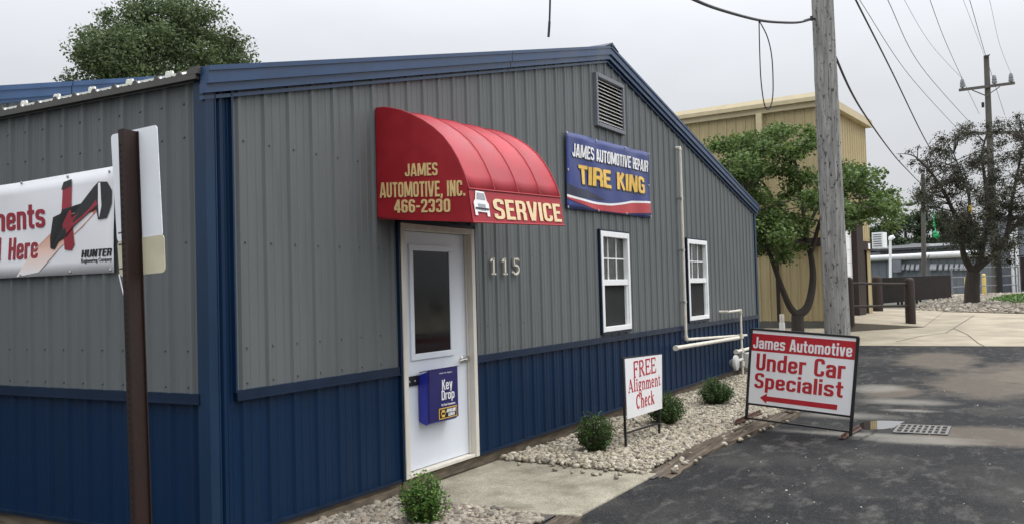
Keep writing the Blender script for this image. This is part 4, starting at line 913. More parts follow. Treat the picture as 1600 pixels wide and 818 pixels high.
# ================================================================ TIMBER EDGING
def timber(pts, W, H, label, seed, hs0=1):
    rg = random.Random(seed); m = MB(); cs = []
    n = 26; P0 = [Vector(p) for p in pts]; seg = []
    for k in range(n + 1):
        s = k / n * (len(P0) - 1); i = min(int(s), len(P0) - 2); c = P0[i].lerp(P0[i + 1], s - i); cs.append(c)
    rings = []
    for k, c in enumerate(cs):
        t = (cs[min(k + 1, n)] - cs[max(k - 1, 0)]).normalized(); u = Vector((-t.y, t.x, 0)); rr = []
        for a, h in ((-.5, 0), (-.49, .8), (-.36, 1), (-.2, .96), (-.12, .72), (-.04, .95), (.1, 1), (.2, .9), (.28, .66), (.34, .93), (.45, .9), (.5, .6), (.5, 0)):
            rr.append(c + u * (a * W + rg.uniform(-.008, .008)) + Vector((0, 0, H * h * min(1, hs0 + 1.6 * k / n) + rg.uniform(-.009, .009) * (h > 0))))
        rings.append(rr)
    base = len(m.v)
    for rr in rings: m.v += [tuple(p) for p in rr]
    L_ = len(rings[0])
    for k in range(n):
        for j in range(L_ - 1):
            a = k * L_ + j; m.f.append((a, a + L_, a + L_ + 1, a + 1)); m.mi.append(0)
    m.f.append(tuple(range(L_))); m.f.append(tuple(n * L_ + j for j in range(L_))[::-1]); m.mi += [0, 0]
    return tag(origin_to(m.build('timber_edging', m_timber), cs[0]), label, 'timber', 'old timbers edging the stone beds')
timber([(3.50, -1.72, -.14), (4.9, -1.70, -.14), (6.3, -1.84, -.14), (7.6, -1.98, -.14)], .26, .062, 'split weathered grey timber edging the long stone bed by the roadside sign', 1, .3)
timber([(7.65, -1.98, -.14), (9.5, -1.86, -.14), (12.0, -1.62, -.14)], .22, .07, 'weathered timber edging the bed behind the roadside sign', 2)
timber([(.2, -1.62, -.14), (1.0, -1.63, -.14), (1.83, -1.66, -.14)], .19, .05, 'short dark timber edging the near stone bed left of the concrete pad', 3)

# ================================================================ FREE ALIGNMENT SIGN
fs = thing('yard_sign', (5.1, -.98, -.1), 'small white yard sign with red serif lettering on a black wire frame in the stones', 'sign')
Lp, Rp = Vector((4.64, -.97, -.09)), Vector((5.58, -.99, -.09)); pn = (Rp - Lp).cross(Vector((0, 0, 1))).normalized()
fp = lambda x, y, o=0: onp(x, y, Lp + pn * o, pn)
TL, TR, BR, BL = fp(974, 560), fp(1032, 553), fp(1032.5, 637), fp(978, 654)
mb = MB(); mb.bar(fp(978, 698), fp(972.5, 559), .022, .022); mb.bar(fp(1030, 677), fp(1032.5, 553), .022, .022); mb.bar(fp(972.5, 559), fp(1032.5, 552.5), .016, .016); mb.bar(fp(977.5, 676), fp(1030, 660), .02, .016); mb.build('sign_frame', m_black, fs)
mb = MB(); mb.prism([p + pn * .012 for p in (BL, BR, TR, TL)], pn * .005)
sb = mb.build('sign_board', m_signw, fs)
def fpt(s, t):
    return (BL.lerp(BR, s)).lerp(TL.lerp(TR, s), t)
SER = .035
def SF(*st): return st
GL = {
 'F': (.62, [([(.2, .02), (.2, .98)], .13), ([(.1, .97), (.95, .97)], .06), ([(.2, .52), (.7, .52)], .05), ([(.02, .02), (.42, .02)], .05), ([(.93, .97), (.95, .74)], [.07, .03]), ([(.7, .62), (.7, .42)], .04)]),
 'R': (.74, [([(.18, .02), (.18, .98)], .13), ([(.05, .97), (.5, .97)] + arc(.5, .74, .26, .23, 90, -90, 8) + [(.2, .51)], [.05] * 2 + [.06, .08, .1, .12, .13, .12, .1, .07, .06] + [.05]), ([(.45, .5), (.88, .02)], [.1, .14]), ([(.02, .02), (.36, .02)], .05), ([(.78, .02), (1.0, .02)], .05)]),
 'E': (.68, [([(.2, .02), (.2, .98)], .13), ([(.05, .97), (.92, .97)], .06), ([(.2, .52), (.68, .52)], .05), ([(.05, .03), (.95, .03)], .06), ([(.9, .97), (.92, .76)], [.07, .03]), ([(.93, .03), (.97, .26)], [.07, .03]), ([(.68, .62), (.68, .42)], .04)]),
 'A': (.80, [([(.14, .02), (.5, .98)], .05), ([(.5, .98), (.84, .02)], .13), ([(.25, .33), (.72, .33)], .05), ([(.0, .02), (.28, .02)], .045), ([(.68, .02), (1, .02)], .045)]),
 'l': (.30, [([(.5, .02), (.5, .98)], .12), ([(.1, .02), (.9, .02)], .045), ([(.15, .97), (.5, .97)], .045)]),
 'i': (.30, [([(.5, .02), (.5, .64)], .12), ([(.1, .02), (.9, .02)], .045), ([(.15, .63), (.5, .63)], .045), ([(.5, .78), (.5, .92)], .14)]),
 'g': (.50, [(arc(.45, .44, .28, .2, 0, 360, 14), .085), (arc(.46, -.12, .36, .15, 0, 360, 14), .07), ([(.32, .24), (.25, .12), (.62, .04)], .07), ([(.7, .58), (.98, .62)], .07)]),
 'n': (.58, [([(.2, .02), (.2, .64)], .11), ([(.2, .52), (.45, .64), (.72, .55), (.76, .4), (.76, .02)], [.04, .08, .11, .11, .11]), ([(.02, .02), (.38, .02)], .045), ([(.6, .02), (.95, .02)], .045), ([(.05, .63), (.2, .63)], .045)]),
 'm': (.86, [([(.13, .02), (.13, .64)], .11), ([(.13, .52), (.3, .64), (.46, .55), (.48, .4), (.48, .02)], [.04, .08, .11, .11, .11]), ([(.48, .52), (.66, .64), (.82, .55), (.84, .4), (.84, .02)], [.04, .08, .11, .11, .11]), ([(.02, .02), (.25, .02)], .045), ([(.37, .02), (.6, .02)], .045), ([(.72, .02), (.98, .02)], .045), ([(.02, .63), (.13, .63)], .045)]),
 'e': (.48, [([(.14, .36), (.86, .36)], .05), (arc(.5, .33, .37, .3, 5, 320, 16), [.06, .06, .06, .06] + [.1] * 9 + [.07] * 4)]),
 't': (.36, [([(.42, .85), (.42, .12), (.6, .03), (.95, .1)], [.06, .11, .09, .04]), ([(.05, .63), (.9, .63)], .045)]),
 'C': (.70, [(arc(.53, .5, .42, .47, 45, 315, 18), [.05, .05] + [.07, .09, .11] + [.13] * 9 + [.1, .08, .06, .05, .05]), ([(.9, .97), (.9, .66)], .045)]),
 'h': (.58, [([(.2, .02), (.2, .98)], .11), ([(.2, .52), (.45, .64), (.72, .55), (.76, .4), (.76, .02)], [.04, .08, .11, .11, .11]), ([(.02, .02), (.38, .02)], .045), ([(.6, .02), (.95, .02)], .045), ([(.03, .97), (.2, .97)], .045)]),
 'c': (.46, [(arc(.55, .33, .42, .3, 45, 315, 14), [.06, .08] + [.1] * 9 + [.08, .06, .05, .05])]),
 'k': (.58, [([(.2, .02), (.2, .98)], .11), ([(.25, .28), (.7, .62)], .05), ([(.4, .4), (.85, .02)], .12), ([(.02, .02), (.38, .02)], .045), ([(.66, .02), (1, .02)], .045), ([(.55, .62), (.9, .62)], .045), ([(.03, .97), (.2, .97)], .045)]),
}
def serif(parent, s, s0, t0, s1, t1, hh):
    """s0,t0 .. s1,t1: baseline on the board in board fractions; hh: cap height fraction"""
    tot = sum(GL[c][0] for c in s) + .08 * (len(s) - 1); x = 0; bm = MB()
    for c in s:
        wd, st = GL[c]; f0 = x / tot; f1 = (x + wd) / tot; x += wd + .08
        o = fpt(s0 + (s1 - s0) * f0, t0 + (t1 - t0) * f0); e = fpt(s0 + (s1 - s0) * f1, t0 + (t1 - t0) * f1); v_ = fpt(s0, t0 + hh) - fpt(s0, t0)
        du = (e - o); W = du.length; H = v_.length; du = du.normalized(); dv = v_.normalized(); o = o + pn * .0175
        for pl, ws0 in st:
            ws = ws0 if isinstance(ws0, (list, tuple)) else [ws0] * len(pl)
            P2 = [Vector((p[0] * W, p[1] * H)) for p in pl]; n = len(P2)
            q = []
            for k, p in enumerate(P2):
                t = (P2[min(k + 1, n - 1)] - P2[max(k - 1, 0)]).normalized(); m_ = Vector((-t.y, t.x)) * (ws[min(k, len(ws) - 1)] * 1.2 + .03) * H / 2; q.append((p + m_, p - m_))
            lay = pn * (.0002 * st.index((pl, ws0)))
            for k in range(n - 1): bm.prism([o + lay + du * v2.x + dv * v2.y for v2 in (q[k][0], q[k][1], q[k + 1][1], q[k + 1][0])], pn * .0015)
    return bm.build('lettering', m_signr, parent)
serif(sb, 'FREE', .20, .665, .82, .69, .27)
serif(sb, 'Alignment', .05, .43, .95, .44, .22)
serif(sb, 'Check', .25, .125, .76, .135, .24)

# ================================================================ BIG ROADSIDE SIGN
rs = thing('roadside_sign', (6.5, -2.3, -.13), 'large framed white and red roadside sign with an arrow standing at the asphalt edge', 'sign')
Lf = Vector(onp(1166, 655, (0, 0, -.06), (0, 0, 1))); Rf = Vector(onp(1329, 680, (0, 0, -.105), (0, 0, 1)))
sn = (Rf - Lf).cross(Vector((0, 0, 1))).normalized()
rp_ = lambda x, y, o=0: onp(x, y, Lf + sn * o, sn)
c_TL, c_TR, c_BR, c_BL = rp_(1175, 513), rp_(1341, 526), rp_(1330, 650), rp_(1167, 629)
mb = MB(); mb.bar(Lf, c_TL, .032, .032); mb.bar(Rf, c_TR, .034, .034); mb.bar(c_TL, c_TR, .030, .022); mb.bar(c_BL, c_BR, .026, .022); mb.bar(rp_(1166, 652), rp_(1329, 674), .020, .018); mb.build('sign_frame', m_black, rs)
mb = MB(); q = [c_BL.lerp(c_BR, .008), c_BL.lerp(c_BR, .992), c_TL.lerp(c_TR, .992), c_TL.lerp(c_TR, .008)]; mb.prism([p - sn * .004 for p in q], sn * .012); rb = mb.build('sign_board', m_signw, rs)
def rpt(s, t): return (c_BL.lerp(c_BR, s)).lerp(c_TL.lerp(c_TR, s), t)
o_ = sn * .0085
flat(rb, 'red_band', [rpt(.012, .715) + o_, rpt(.988, .715) + o_, rpt(.988, .945) + o_, rpt(.012, .945) + o_], m_signr, sn, .001)
def rtext(s, s0, s1, t0, t1, mat, bold, off):
    a, b, c = rpt(s0, t0), rpt(s1, t0), rpt(s0, t1); text(rb, s, a, b - a, c - a, (b - a).length, (c - a).length, mat, bold, off)
rtext('James Automotive', .03, .965, .745, .905, m_signw, .035, .0095)
rtext('Under Car', .075, .92, .46, .685, m_signr, .035, .0085)
rtext('Specialist', .07, .915, .175, .425, m_signr, .035, .0085)
flat(rb, 'arrow', [rpt(*p) + o_ for p in ((.13, .085), (.19, .145), (.19, .11), (.865, .11), (.865, .035), (.19, .035), (.19, .025))] and [rpt(*p) + o_ for p in ((.135, .10), (.205, .165), (.205, .128), (.875, .128), (.875, .062), (.205, .062), (.205, .03))], m_signr, sn, .001)
mb = MB()
for (ax, ay), (bx_, by_), z in (((1150, 660), (1188, 644), -.055), ((1315, 684), (1343, 668), -.115)):
    a = onp(ax, ay, (0, 0, z), (0, 0, 1)); b = onp(bx_, by_, (0, 0, z), (0, 0, 1)); mb.bar(a, b, .06, .012); mb.bar(a + Vector((0, 0, .02)), b + Vector((0, 0, .02)), .010, .04)
build_split(mb, 'foot', m_rust, rs)

# ================================================================ SIGN POST in the foreground
t0 = Vector((-1.66, -1.38, 2.245)); dz = Vector((-.060, -.105, 1)) * -1; base = t0 + Vector((.060, .105, -1)) * -1 * 0
base = t0 + Vector((-.060 * 2.42, -.105 * 2.42, -2.42))
sp_ = thing('sign_post', base, 'rusty brown perforated steel post carrying two blank sign backs before the grey wall', 'sign post')
ax = (t0 - base).normalized(); uy = Vector((0, -1, 0)); uy = (uy - ax * uy.dot(ax)).normalized(); ux = ax.cross(uy).normalized()
if ux.x > 0: ux = -ux
mb = MB()
def chan(a, b):
    w_ = .034
    prof_ = [(p[0] + .012, p[1]) for p in ((-.017, .060), (-.013, .064), (.013, .064), (.017, .060), (.017, .0), (.026, .0), (.026, -.004), (.013, -.004), (.013, .059), (-.013, .059), (-.013, -.004), (-.026, -.004), (-.026, 0), (-.017, 0))][::-1]
    return [a + uy * p[0] + ux * p[1] for p in prof_]
mb.prism(chan(base, t0), t0 - base); po = mb.build('post', m_post, sp_)
mb = MB()
for k in range(92):
    c = base + ax * (.06 + k * .0254) + uy * .010 + ux * .064; mb.lathe(c, ux, [(-.001, .0062), (.0010, .0062)], 8)
mb.build('punched_hole', m_hole, po)
def spanel(px, mat, off, lab, r=.02):
    P = [onp(x, y, t0 - ux * off, ux) for x, y in px]; mid = sum(P, Vector()) / len(P); pts = []
    for k in range(4):
        a, b, c = P[k - 1], P[k], P[(k + 1) % 4]; d1 = (a - b).normalized() * r; d2 = (c - b).normalized() * r
        for j in range(5):
            s = j / 4; pts.append((b + d1).lerp(b, s).lerp(b.lerp(b + d2, s), s))
    m = MB(); m.prism(pts, ux * -.003); o = m.build('sign_panel', mat, sp_); o['label'] = lab
spanel([(173, 211), (245, 195), (254, 370), (183, 378)], m_sback, .006, 'large blank white sign back')
spanel([(183, 377), (256, 366), (258, 425), (187, 432)], m_beige, .0035, 'small yellowed beige sign back')
mb = MB()
for y in (362, 380, 418):
    c = onp(206, y, t0 + ux * .04, ux); c = base + ax * (c - base).dot(ax) + uy * -.004 + ux * .055; mb.lathe(c, (-uy + ux * .4).normalized(), [(-.004, .006), (.004, .006), (.004, .0035), (.018, .0035)], 6)
build_split(mb, 'bolt', m_rust, sp_)

# ================================================================ DRAIN, PUDDLE
dg_ = thing('drain_grate', (6.98, -3.58, -.13), 'cast iron drain grate set in the asphalt beside a puddle', 'drain')
mb = MB(); x0, x1, y0, y1 = 6.66, 7.30, -3.86, -3.31; z = -.122
mb.box((x0, y0, z), (x0 + .05, y1, z + .006)); mb.box((x1 - .05, y0, z), (x1, y1, z + .006)); mb.box((x0 + .05, y0, z), (x1 - .05, y0 + .03, z + .006)); mb.box((x0 + .05, y1 - .03, z), (x1 - .05, y1, z + .006))
nb = 8
for k in range(1, nb):
    y = y0 + .03 + (y1 - y0 - .06) * k / nb; mb.box((x0 + .05, y - .012, z), (x1 - .05, y + .012, z + .006))
for k in (1, 2):
    x = x0 + .05 + (x1 - x0 - .1) * k / 3; mb.box((x - .02, y0 + .03, z + .001), (x + .02, y1 - .03, z + .0055))
mb.build('grate', m_iron, dg_)
mb = MB(); mb.box((x0, y0, -.128), (x1, y1, -.1235)); mb.build('well_shade_sheet', m_hole, dg_)  # flat black plate, colour standing in for the shade below the grate
m_water, n_, p_ = newmat('still_water'); p_.inputs['Base Color'].default_value = (.02, .018, .014, 1); p_.inputs['Roughness'].default_value = .02; p_.inputs['IOR'].default_value = 1.33; p_.inputs['Specular IOR Level'].default_value = .9; p_.inputs['Coat Weight'].default_value = .6; p_.inputs['Coat Roughness'].default_value = .02
mb = MB(); pts = [onp(x, y, (0, 0, -.125), (0, 0, 1)) for x, y in ((1347, 668), (1343, 661), (1353, 657), (1376, 656), (1398, 656.5), (1414, 657.5), (1404, 662), (1397, 667), (1380, 669.5), (1362, 670))]; mb.face(pts); tag(mb.build('puddle', m_water), kind='structure')
st_ = MB(); 
for (x, y, s) in ((1243, 656, .035), (1180, 676, .02), (905, 797, .03), (1055, 640, .0)):
    if s: 
        c = onp(x, y, (0, 0, -.115), (0, 0, 1))
rk = scatter([(6.2, -2.2), (6.9, -2.2), (6.9, -2.6), (6.2, -2.6)], 3, lambda P: np.full(len(P), -.118))
for k, (p, wds) in enumerate(zip([onp(1230, 657, (0, 0, -.115), (0, 0, 1)), onp(903, 806, (0, 0, -.11), (0, 0, 1))], ['lone grey stone lying on asphalt near the framed roadside sign', 'pale stone lying at the front corner of the concrete pad'])):
    o = stones('loose_stone', np.array([p]), .028, m_stone, True); tag(o, wds, 'stone')

# ================================================================ NEAR UTILITY POLE
pt, pbm = at(1285, 0, 12.5), at(1313, 620, 12.5); dirp = (pt - pbm).normalized()
pb_ = pbm + dirp * ((-.25 - pbm.z) / dirp.z); ptop = pbm + dirp * 9.5
up = thing('utility_pole', pb_, 'thick weathered grey wooden utility pole behind the framed roadside sign', 'utility pole')
n = 40; mb = MB(); pts, rs_ = [], []
for k in range(n + 1):
    s = k / n; c = pb_.lerp(ptop, s); pts.append(c); rs_.append(.178 - .055 * s + rng.normal(0, .0018))
mb.tube(pts, rs_, 24); mb.build('shaft', m_pole, up, True)
mb = MB(); vd = (CAMP - at(1300, 250, 12.5)); vd.z = 0; vd.normalize(); sd_ = vd.cross(Vector((0, 0, 1)))
for k in range(26):
    s = rng.uniform(.06, .75); a = rng.uniform(-1.3, 1.3); c = pb_.lerp(ptop, s); r_ = .178 - .055 * s; nn = (vd * math.cos(a) + sd_ * math.sin(a)); mb.lathe(c + nn * (r_ - .002), nn, [(0, .013), (.004, .011), (.0045, .006)], 7)
mb.build('climbing_hole', M('knot_dark', (.035, .032, .03), .9, .3, 20), up)
mb = MB(); hk = at(1268, 29, 12.4); mb.tube([hk + Vector((.1, -.05, 0)), hk, hk + Vector((-.02, .1, -.02))], .014, 6); mb.lathe(hk, (0, 0, 1), [(-.03, .02), (.03, .02)], 8); mb.build('cable_hook', m_black, up)

def wire(name, pts, r, label, mat=m_wire, group=None, sub=10, n=6):
    """smooth curve through points"""
    P = [Vector(p) for p in pts]; out = []
    for i in range(len(P) - 1):
        p0 = P[max(i - 1, 0)]; p1 = P[i]; p2 = P[i + 1]; p3 = P[min(i + 2, len(P) - 1)]
        for k in range(sub):
            t = k / sub; out.append(.5 * ((2 * p1) + (p2 - p0) * t + (2 * p0 - 5 * p1 + 4 * p2 - p3) * t * t + (3 * p1 - p0 - 3 * p2 + p3) * t ** 3))
    out.append(P[-1]); m = MB(); m.tube(out, r, n); return tag(origin_to(m.build(name, mat, None, True), P[0]), label, 'cable', group)
wire('service_cable', [at(1268, 30, 12.4), at(1250, 35, 12.1), at(1225, 35.5, 11.6), at(1187, 32, 10.9), at(1130, 17, 9.6), at(1085, 0, 8.6), at(1010, -38, 7.5), at(930, -85, 6.5), at(850, -140, 5.8), at(700, -270, 4.8)], .016, 'thick black service cable sagging from the near wooden pole over the shop')
wire('dangling_loop', [at(1186, 33, 10.9), at(1187, 80, 10.9), at(1189, 125, 10.9), at(1194, 162, 10.9), at(1200, 171, 10.9), at(1206, 160, 10.9), at(1208, 135, 10.9), at(1206, 90, 10.9), at(1199, 58, 10.9), at(1187, 34, 10.9)], .007, 'thin wire loop dangling from the black service cable')
wire('hanging_cable_end', [at(858, -135, 5.85), at(860, -60, 5.85), at(859.5, 0, 5.85), at(858.5, 35, 5.85), at(857, 58, 5.85)], [.007] * 30 + [.009] * 11, 'cut black cable end hanging into the sky above the gable')
far_g = 'lines running to the far utility pole'
wire('power_line', [at(1304, 86, 12.6), at(1345, 170, 17), at(1397, 243, 28), at(1420, 268, 36), at(1443, 292, 50)], .018, 'heavy black cable dropping from the near pole to the thin far pole')
wire('power_line', [at(1290, -95, 14), at(1337, 0, 18), at(1395, 115, 26), at(1440, 208, 36), at(1470, 262, 46), at(1490, 300, 55)], .020, 'heavy black cable slanting down into the dark purple tree')
wire('power_line', [at(1290, -80, 24), at(1343, 0, 30), at(1420, 117, 42), at(1500, 206, 55)], .013, 'thin grey line ending at the left tip of the lower crossarm', m_wireg)
wire('power_line', [at(1350, -75, 26), at(1387, 0, 31), at(1440, 105, 42), at(1525, 202, 55)], .014, 'thin grey line ending part way along the lower crossarm', m_wireg)
wire('power_line', [at(1375, -80, 34), at(1413, 0, 39), at(1455, 70, 46), at(1504, 124, 55)], .009, 'faint grey line ending at the left insulator beside a darker line', m_wireg)
wire('power_line', [at(1425, -80, 34), at(1453, 0, 39), at(1476, 62, 46), at(1504, 124, 55), at(1530, 178, 66)], .014, 'dark line passing over the left insulator of the upper crossarm', m_wireg)
wire('power_line', [at(1480, -60, 36), at(1505, 0, 42), at(1540, 92, 55)], .008, 'faint line on the left of two meeting at the far pole top', m_wireg)
wire('power_line', [at(1492, -70, 36), at(1515, 0, 42), at(1541, 90, 55), at(1570, 180, 72)], .015, 'dark line passing over the far pole top', m_wireg)
wire('power_line', [at(1525, -70, 36), at(1546, 0, 42), at(1562, 70, 49), at(1580, 116, 55)], .008, 'faint line ending at the right insulator of the upper crossarm', m_wireg)

# ================================================================ FAR UTILITY POLES
fb = at(1556, 456, 55); ft = at(1541, 87, 55)
fpole = thing('crossarm_pole', fb, 'tall far utility pole with two crossarms rising behind the purple tree', 'utility pole')
mb = MB(); mb.tube([fb, ft], [.24, .15], 12); mb.build('shaft', m_pole2, fpole, True)
def arm(a, b): m = MB(); m.bar(at(*a, 54.8), at(*b, 54.8), .14, .16); return m.build('crossarm', m_pole2, fpole)
a1 = arm((1499, 141), (1585, 130)); arm((1499, 210), (1600, 206))
for x, y in ((1504, 139), (1554, 133), (1580, 130)):
    c = at(x, y, 54.8); m = MB(); m.lathe(c, (0, 0, 1), [(0, .06), (.1, .06), (.1, .14), (.22, .15), (.24, .11), (.36, .14), (.38, .11), (.46, .12), (.6, .07)], 10); m.build('insulator', m_insul, a1, True)
mb = MB(); mb.bar(at(1519, 141, 54.7), at(1541, 150, 54.7), .05, .05); mb.bar(at(1562, 136, 54.7), at(1541, 150, 54.7), .05, .05); build_split(mb, 'brace', m_pole2, fpole)
mb = MB(); mb.bar(at(1538, 90, 54.8), at(1546, 86, 54.8), .12, .08); mb.lathe(at(1536, 168, 54.7), (0, 0, 1), [(0, .08), (.3, .08)], 8); build_split(mb, 'pole_fitting', m_black, fpole)
mb = MB(); cpt = at(1563, 456, 54.6); mb.tube([cpt, at(1559, 380, 54.6)], .16, 10); mb.build('conduit', m_black, fpole, True)
tb = at(1444, 452, 50); tp = thing('thin_pole', tb, 'slim grey pole standing behind the brown panel fence', 'utility pole')
mb = MB(); mb.tube([tb, at(1442, 272, 50)], [.14, .10], 10); mb.build('shaft', m_pole2, tp, True)
mb = MB(); mb.lathe(at(1442, 288, 49.9), (0, 0, 1), [(0, .14), (.1, .14)], 8); mb.tube([at(1436, 452, 50), at(1452, 398, 50)], .03, 5); build_split(mb, 'pole_fitting', m_pole2, tp)
q0 = at(1412, 319.5, 50)
wire('street_lamp_cable', [at(1408, 320, 50), at(1424, 318, 50), at(1442, 314, 50)], .02, 'short cable reaching left from the slim far pole')
lf = thing('hanging_lamp', at(1424, 318.5, 50), 'small dark lamp hung on the short cable beside the slim far pole', 'lamp')
mb = MB(); c = at(1424, 319, 50); u_ = (at(1434, 317, 50) - at(1415, 320, 50)).normalized(); mb.tube([c - u_ * .35, c - u_ * .25, c, c + u_ * .3], [.03, .09, .11, .05], 8); mb.build('lamp_housing', m_black, lf, True)

# ================================================================ TAN BUILDING
O = Vector((23.9, .40, 0)); eu = Vector((5.9, -.55, 0)).normalized(); en = Vector((eu.y, -eu.x, 0)); ew = -en    # eu: right face, ew: along the front wall
tan = thing('tan_metal_building', O + eu * 8 + ew * 6, 'tall tan ribbed metal building behind the redbud tree', 'building')
def tp3(s, t, z): p = O + eu * s + ew * t; return Vector((p.x, p.y, z))
TH = 7.05; TS, TT = 6.0, 14.0
tanb = MB(); sheet(tanb, 0, TT, lambda x: .40, lambda x: TH - .1, lambda s, d, z: tp3(-d * 2.2, s, z), .305, .1)
sheet(tanb, 0, TS, lambda x: .44, lambda x: TH - .1, lambda s, d, z: tp3(s, -d * 1.4, z), .305, .1, holes=[(1.0, 3.7, 0, 3.9), (4.95, 5.5, 0, 2.65)])
tanb.face([tp3(TS, 0, .3), tp3(TS, TT, .3), tp3(TS, TT, TH), tp3(TS, 0, TH)]); tanb.face([tp3(0, TT, .3), tp3(TS, TT, .3), tp3(TS, TT, TH), tp3(0, TT, TH)])
tanb.build('wall', m_tan, tan)
mb = MB(); mb.prism([tp3(-.02, -.02, -.1), tp3(TS, -.02, -.1), tp3(TS, TT, -.1), tp3(-.02, TT, -.1)], (0, 0, .52)); mb.build('foundation', M('foundation_concrete', (.11, .105, .09), .85, .3, 2, 6), tan)
mb = MB()
mb.prism([tp3(-.28, -.22, TH - .10), tp3(-.28, -.22, TH + .02), tp3(-.20, -.22, TH + .16), tp3(.1, -.22, TH + .16), tp3(.1, -.22, TH - .10)], ew * (TT + .3))
mb.prism([tp3(.1, -.22, TH - .09), tp3(.1, -.22, TH + .155), tp3(.1, .05, TH + .155), tp3(.1, .05, TH - .09)], eu * (TS - .0))
mb.prism([tp3(-.16, -.10, TH - .26), tp3(-.16, -.10, TH - .103), tp3(.0, -.10, TH - .103), tp3(.0, -.10, TH - .26)], ew * (TT + .1))
mb.build('roof_trim', m_tantrim, tan)
mb = MB(); mb.prism([tp3(.1, .05, TH + .10), tp3(TS + .1, .05, TH + .10), tp3(TS + .1, TT, TH + .10), tp3(.1, TT, TH + .10)], (0, 0, .04)); mb.build('roof', m_metalr, tan)
mb = MB(); mb.box((0, 0, 0), (0, 0, 0)); mb = MB()
mb.prism([tp3(-.24, 1.62, 4.0), tp3(-.24, 1.80, 4.0), tp3(-.07, 1.80, 4.0), tp3(-.07, 1.62, 4.0)], (0, 0, TH - 4.26)); mb.build('downspout', m_tantrim, tan)
mb = MB(); mb.prism([tp3(-.16, -.02, 2.62), tp3(-.16, 1.36, 2.62), tp3(-.05, 1.36, 2.62), tp3(-.05, -.02, 2.62)], (0, 0, .26)); mb.prism([tp3(-.12, 1.55, 2.60), tp3(-.12, TT - 6, 2.60), tp3(-.05, TT - 6, 2.60), tp3(-.05, 1.55, 2.60)], (0, 0, .13)); mb.prism([tp3(-.11, 1.30, .42), tp3(-.11, 1.40, .42), tp3(-.05, 1.40, .42), tp3(-.05, 1.30, .42)], (0, 0, 2.2)); build_split(mb, 'brown_band', m_brown, tan)
gd = MB()
for k in range(8): gd.prism([tp3(1.02, .06, .45 + k * .43), tp3(3.68, .06, .45 + k * .43), tp3(3.68, .10, .45 + k * .43), tp3(1.02, .10, .45 + k * .43)], (0, 0, .422))
gdo = gd.build('garage_door', m_white, tan)
mb = MB(); mb.prism([tp3(3.68, -.12, .44), tp3(4.55, -.12, .44), tp3(4.55, .1, .44), tp3(3.68, .1, .44)], (0, 0, 3.7)); mb.prism([tp3(.95, -.1, 3.88), tp3(3.67, -.1, 3.88), tp3(3.67, .1, 3.88), tp3(.95, .1, 3.88)], (0, 0, .26)); mb.prism([tp3(.92, -.1, .44), tp3(1.02, -.1, .44), tp3(1.02, .1, .44), tp3(.92, .1, .44)], (0, 0, 3.43)); mb.build('door_surround', m_brown, gdo)
mb = MB(); mb.prism([tp3(4.95, .05, .45), tp3(5.5, .05, .45), tp3(5.5, .09, .45), tp3(4.95, .09, .45)], (0, 0, 2.2)); sdo = mb.build('side_door', m_brown, tan)
mb = MB(); mb.prism([tp3(4.6, -.08, 2.62), tp3(5.98, -.08, 2.62), tp3(5.98, -.04, 2.62), tp3(4.6, -.04, 2.62)], (0, 0, .30)); mb.build('door_header', m_brown, sdo)
mb = MB(); mb.prism([tp3(5.35, -.10, 2.66), tp3(5.6, -.10, 2.66), tp3(5.6, -.082, 2.66), tp3(5.35, -.082, 2.66)], (0, 0, .2)); mb.build('door_plate', m_pwhite, sdo)
# cleanout stub
cs_ = at(1222.5, 520, 25.5); co = thing('cleanout_pipe', cs_, 'short white pipe stub with a cream cap before the tan wall', 'pipe')
mb = MB(); mb.lathe(cs_, (0, 0, 1), [(-.2, .08), (.30, .08)], 12); mb.build('pipe_stub', m_white, co, True); mb = MB(); mb.lathe(cs_, (0, 0, 1), [(.30, .065), (.52, .065), (.54, .05)], 12); mb.build('pipe_cap', m_pipe, co, True)

# bollards and rails
p1 = Vector((24.95, -1.84, .26)); p2 = Vector((31.5, -.14, .40)); p3 = Vector(at(1328, 505, 25.3))
def bollard(p, h, r, lab):
    m = MB(); m.lathe(p, (0, 0, 1), [(-.06, r), (h - .10, r), (h - .04, r * .85), (h, r * .45)], 18); return tag(origin_to(m.build('bollard', m_brown, None, True), p), lab, 'bollard', 'brown pipe bollards by the garage door')
bollard(p1, 1.37, .145, 'brown round topped bollard standing nearest, at the end of the pipe rails')
bollard(p2, 1.34, .18, 'brown bollard beside the tan building door, before the panel fence')
bollard(p3, 1.30, .13, 'brown bollard half hidden behind the near utility pole')
mb = MB(); d_ = (p1 - p3)
for h in (.48, 1.12): mb.tube([p3 + Vector((0, 0, h)), p1 + Vector((0, 0, h + .06))], .035, 8)
tag(origin_to(mb.build('pipe_rail', m_brown, None, True), p3), 'pair of thin brown pipe rails spanning two bollards', 'rail')
# brown panel fence
A_, B_ = Vector((39.0, .66, .45)), Vector((50.6, -1.55, .45)); pf = thing('panel_fence', A_, 'low dark brown solid panel fence beyond the concrete drive', 'fence')
mb = MB(); t = (B_ - A_).normalized(); nn = Vector((-t.y, t.x, 0)); mb.prism([A_ + Vector((0, 0, .10)), B_ + Vector((0, 0, .13)), B_ + Vector((0, 0, 1.33)), A_ + Vector((0, 0, 1.24))], nn * .08); mb.build('panel', M('panel_brown', (.013, .0085, .0075), .75, .2, 4, spec=.2), pf)
mb = MB()
for s in (.01, .25, .5, .75, .985):
    c = A_.lerp(B_, s); mb.box((c.x - .05, c.y - .05 + .14, .40), (c.x + .05, c.y + .05 + .14, 1.2))
    mb.box((c.x - .05, c.y - .05 - .02, .40), (c.x + .05, c.y + .05 - .02, .58))
build_split(mb, 'fence_post', m_brown, pf)
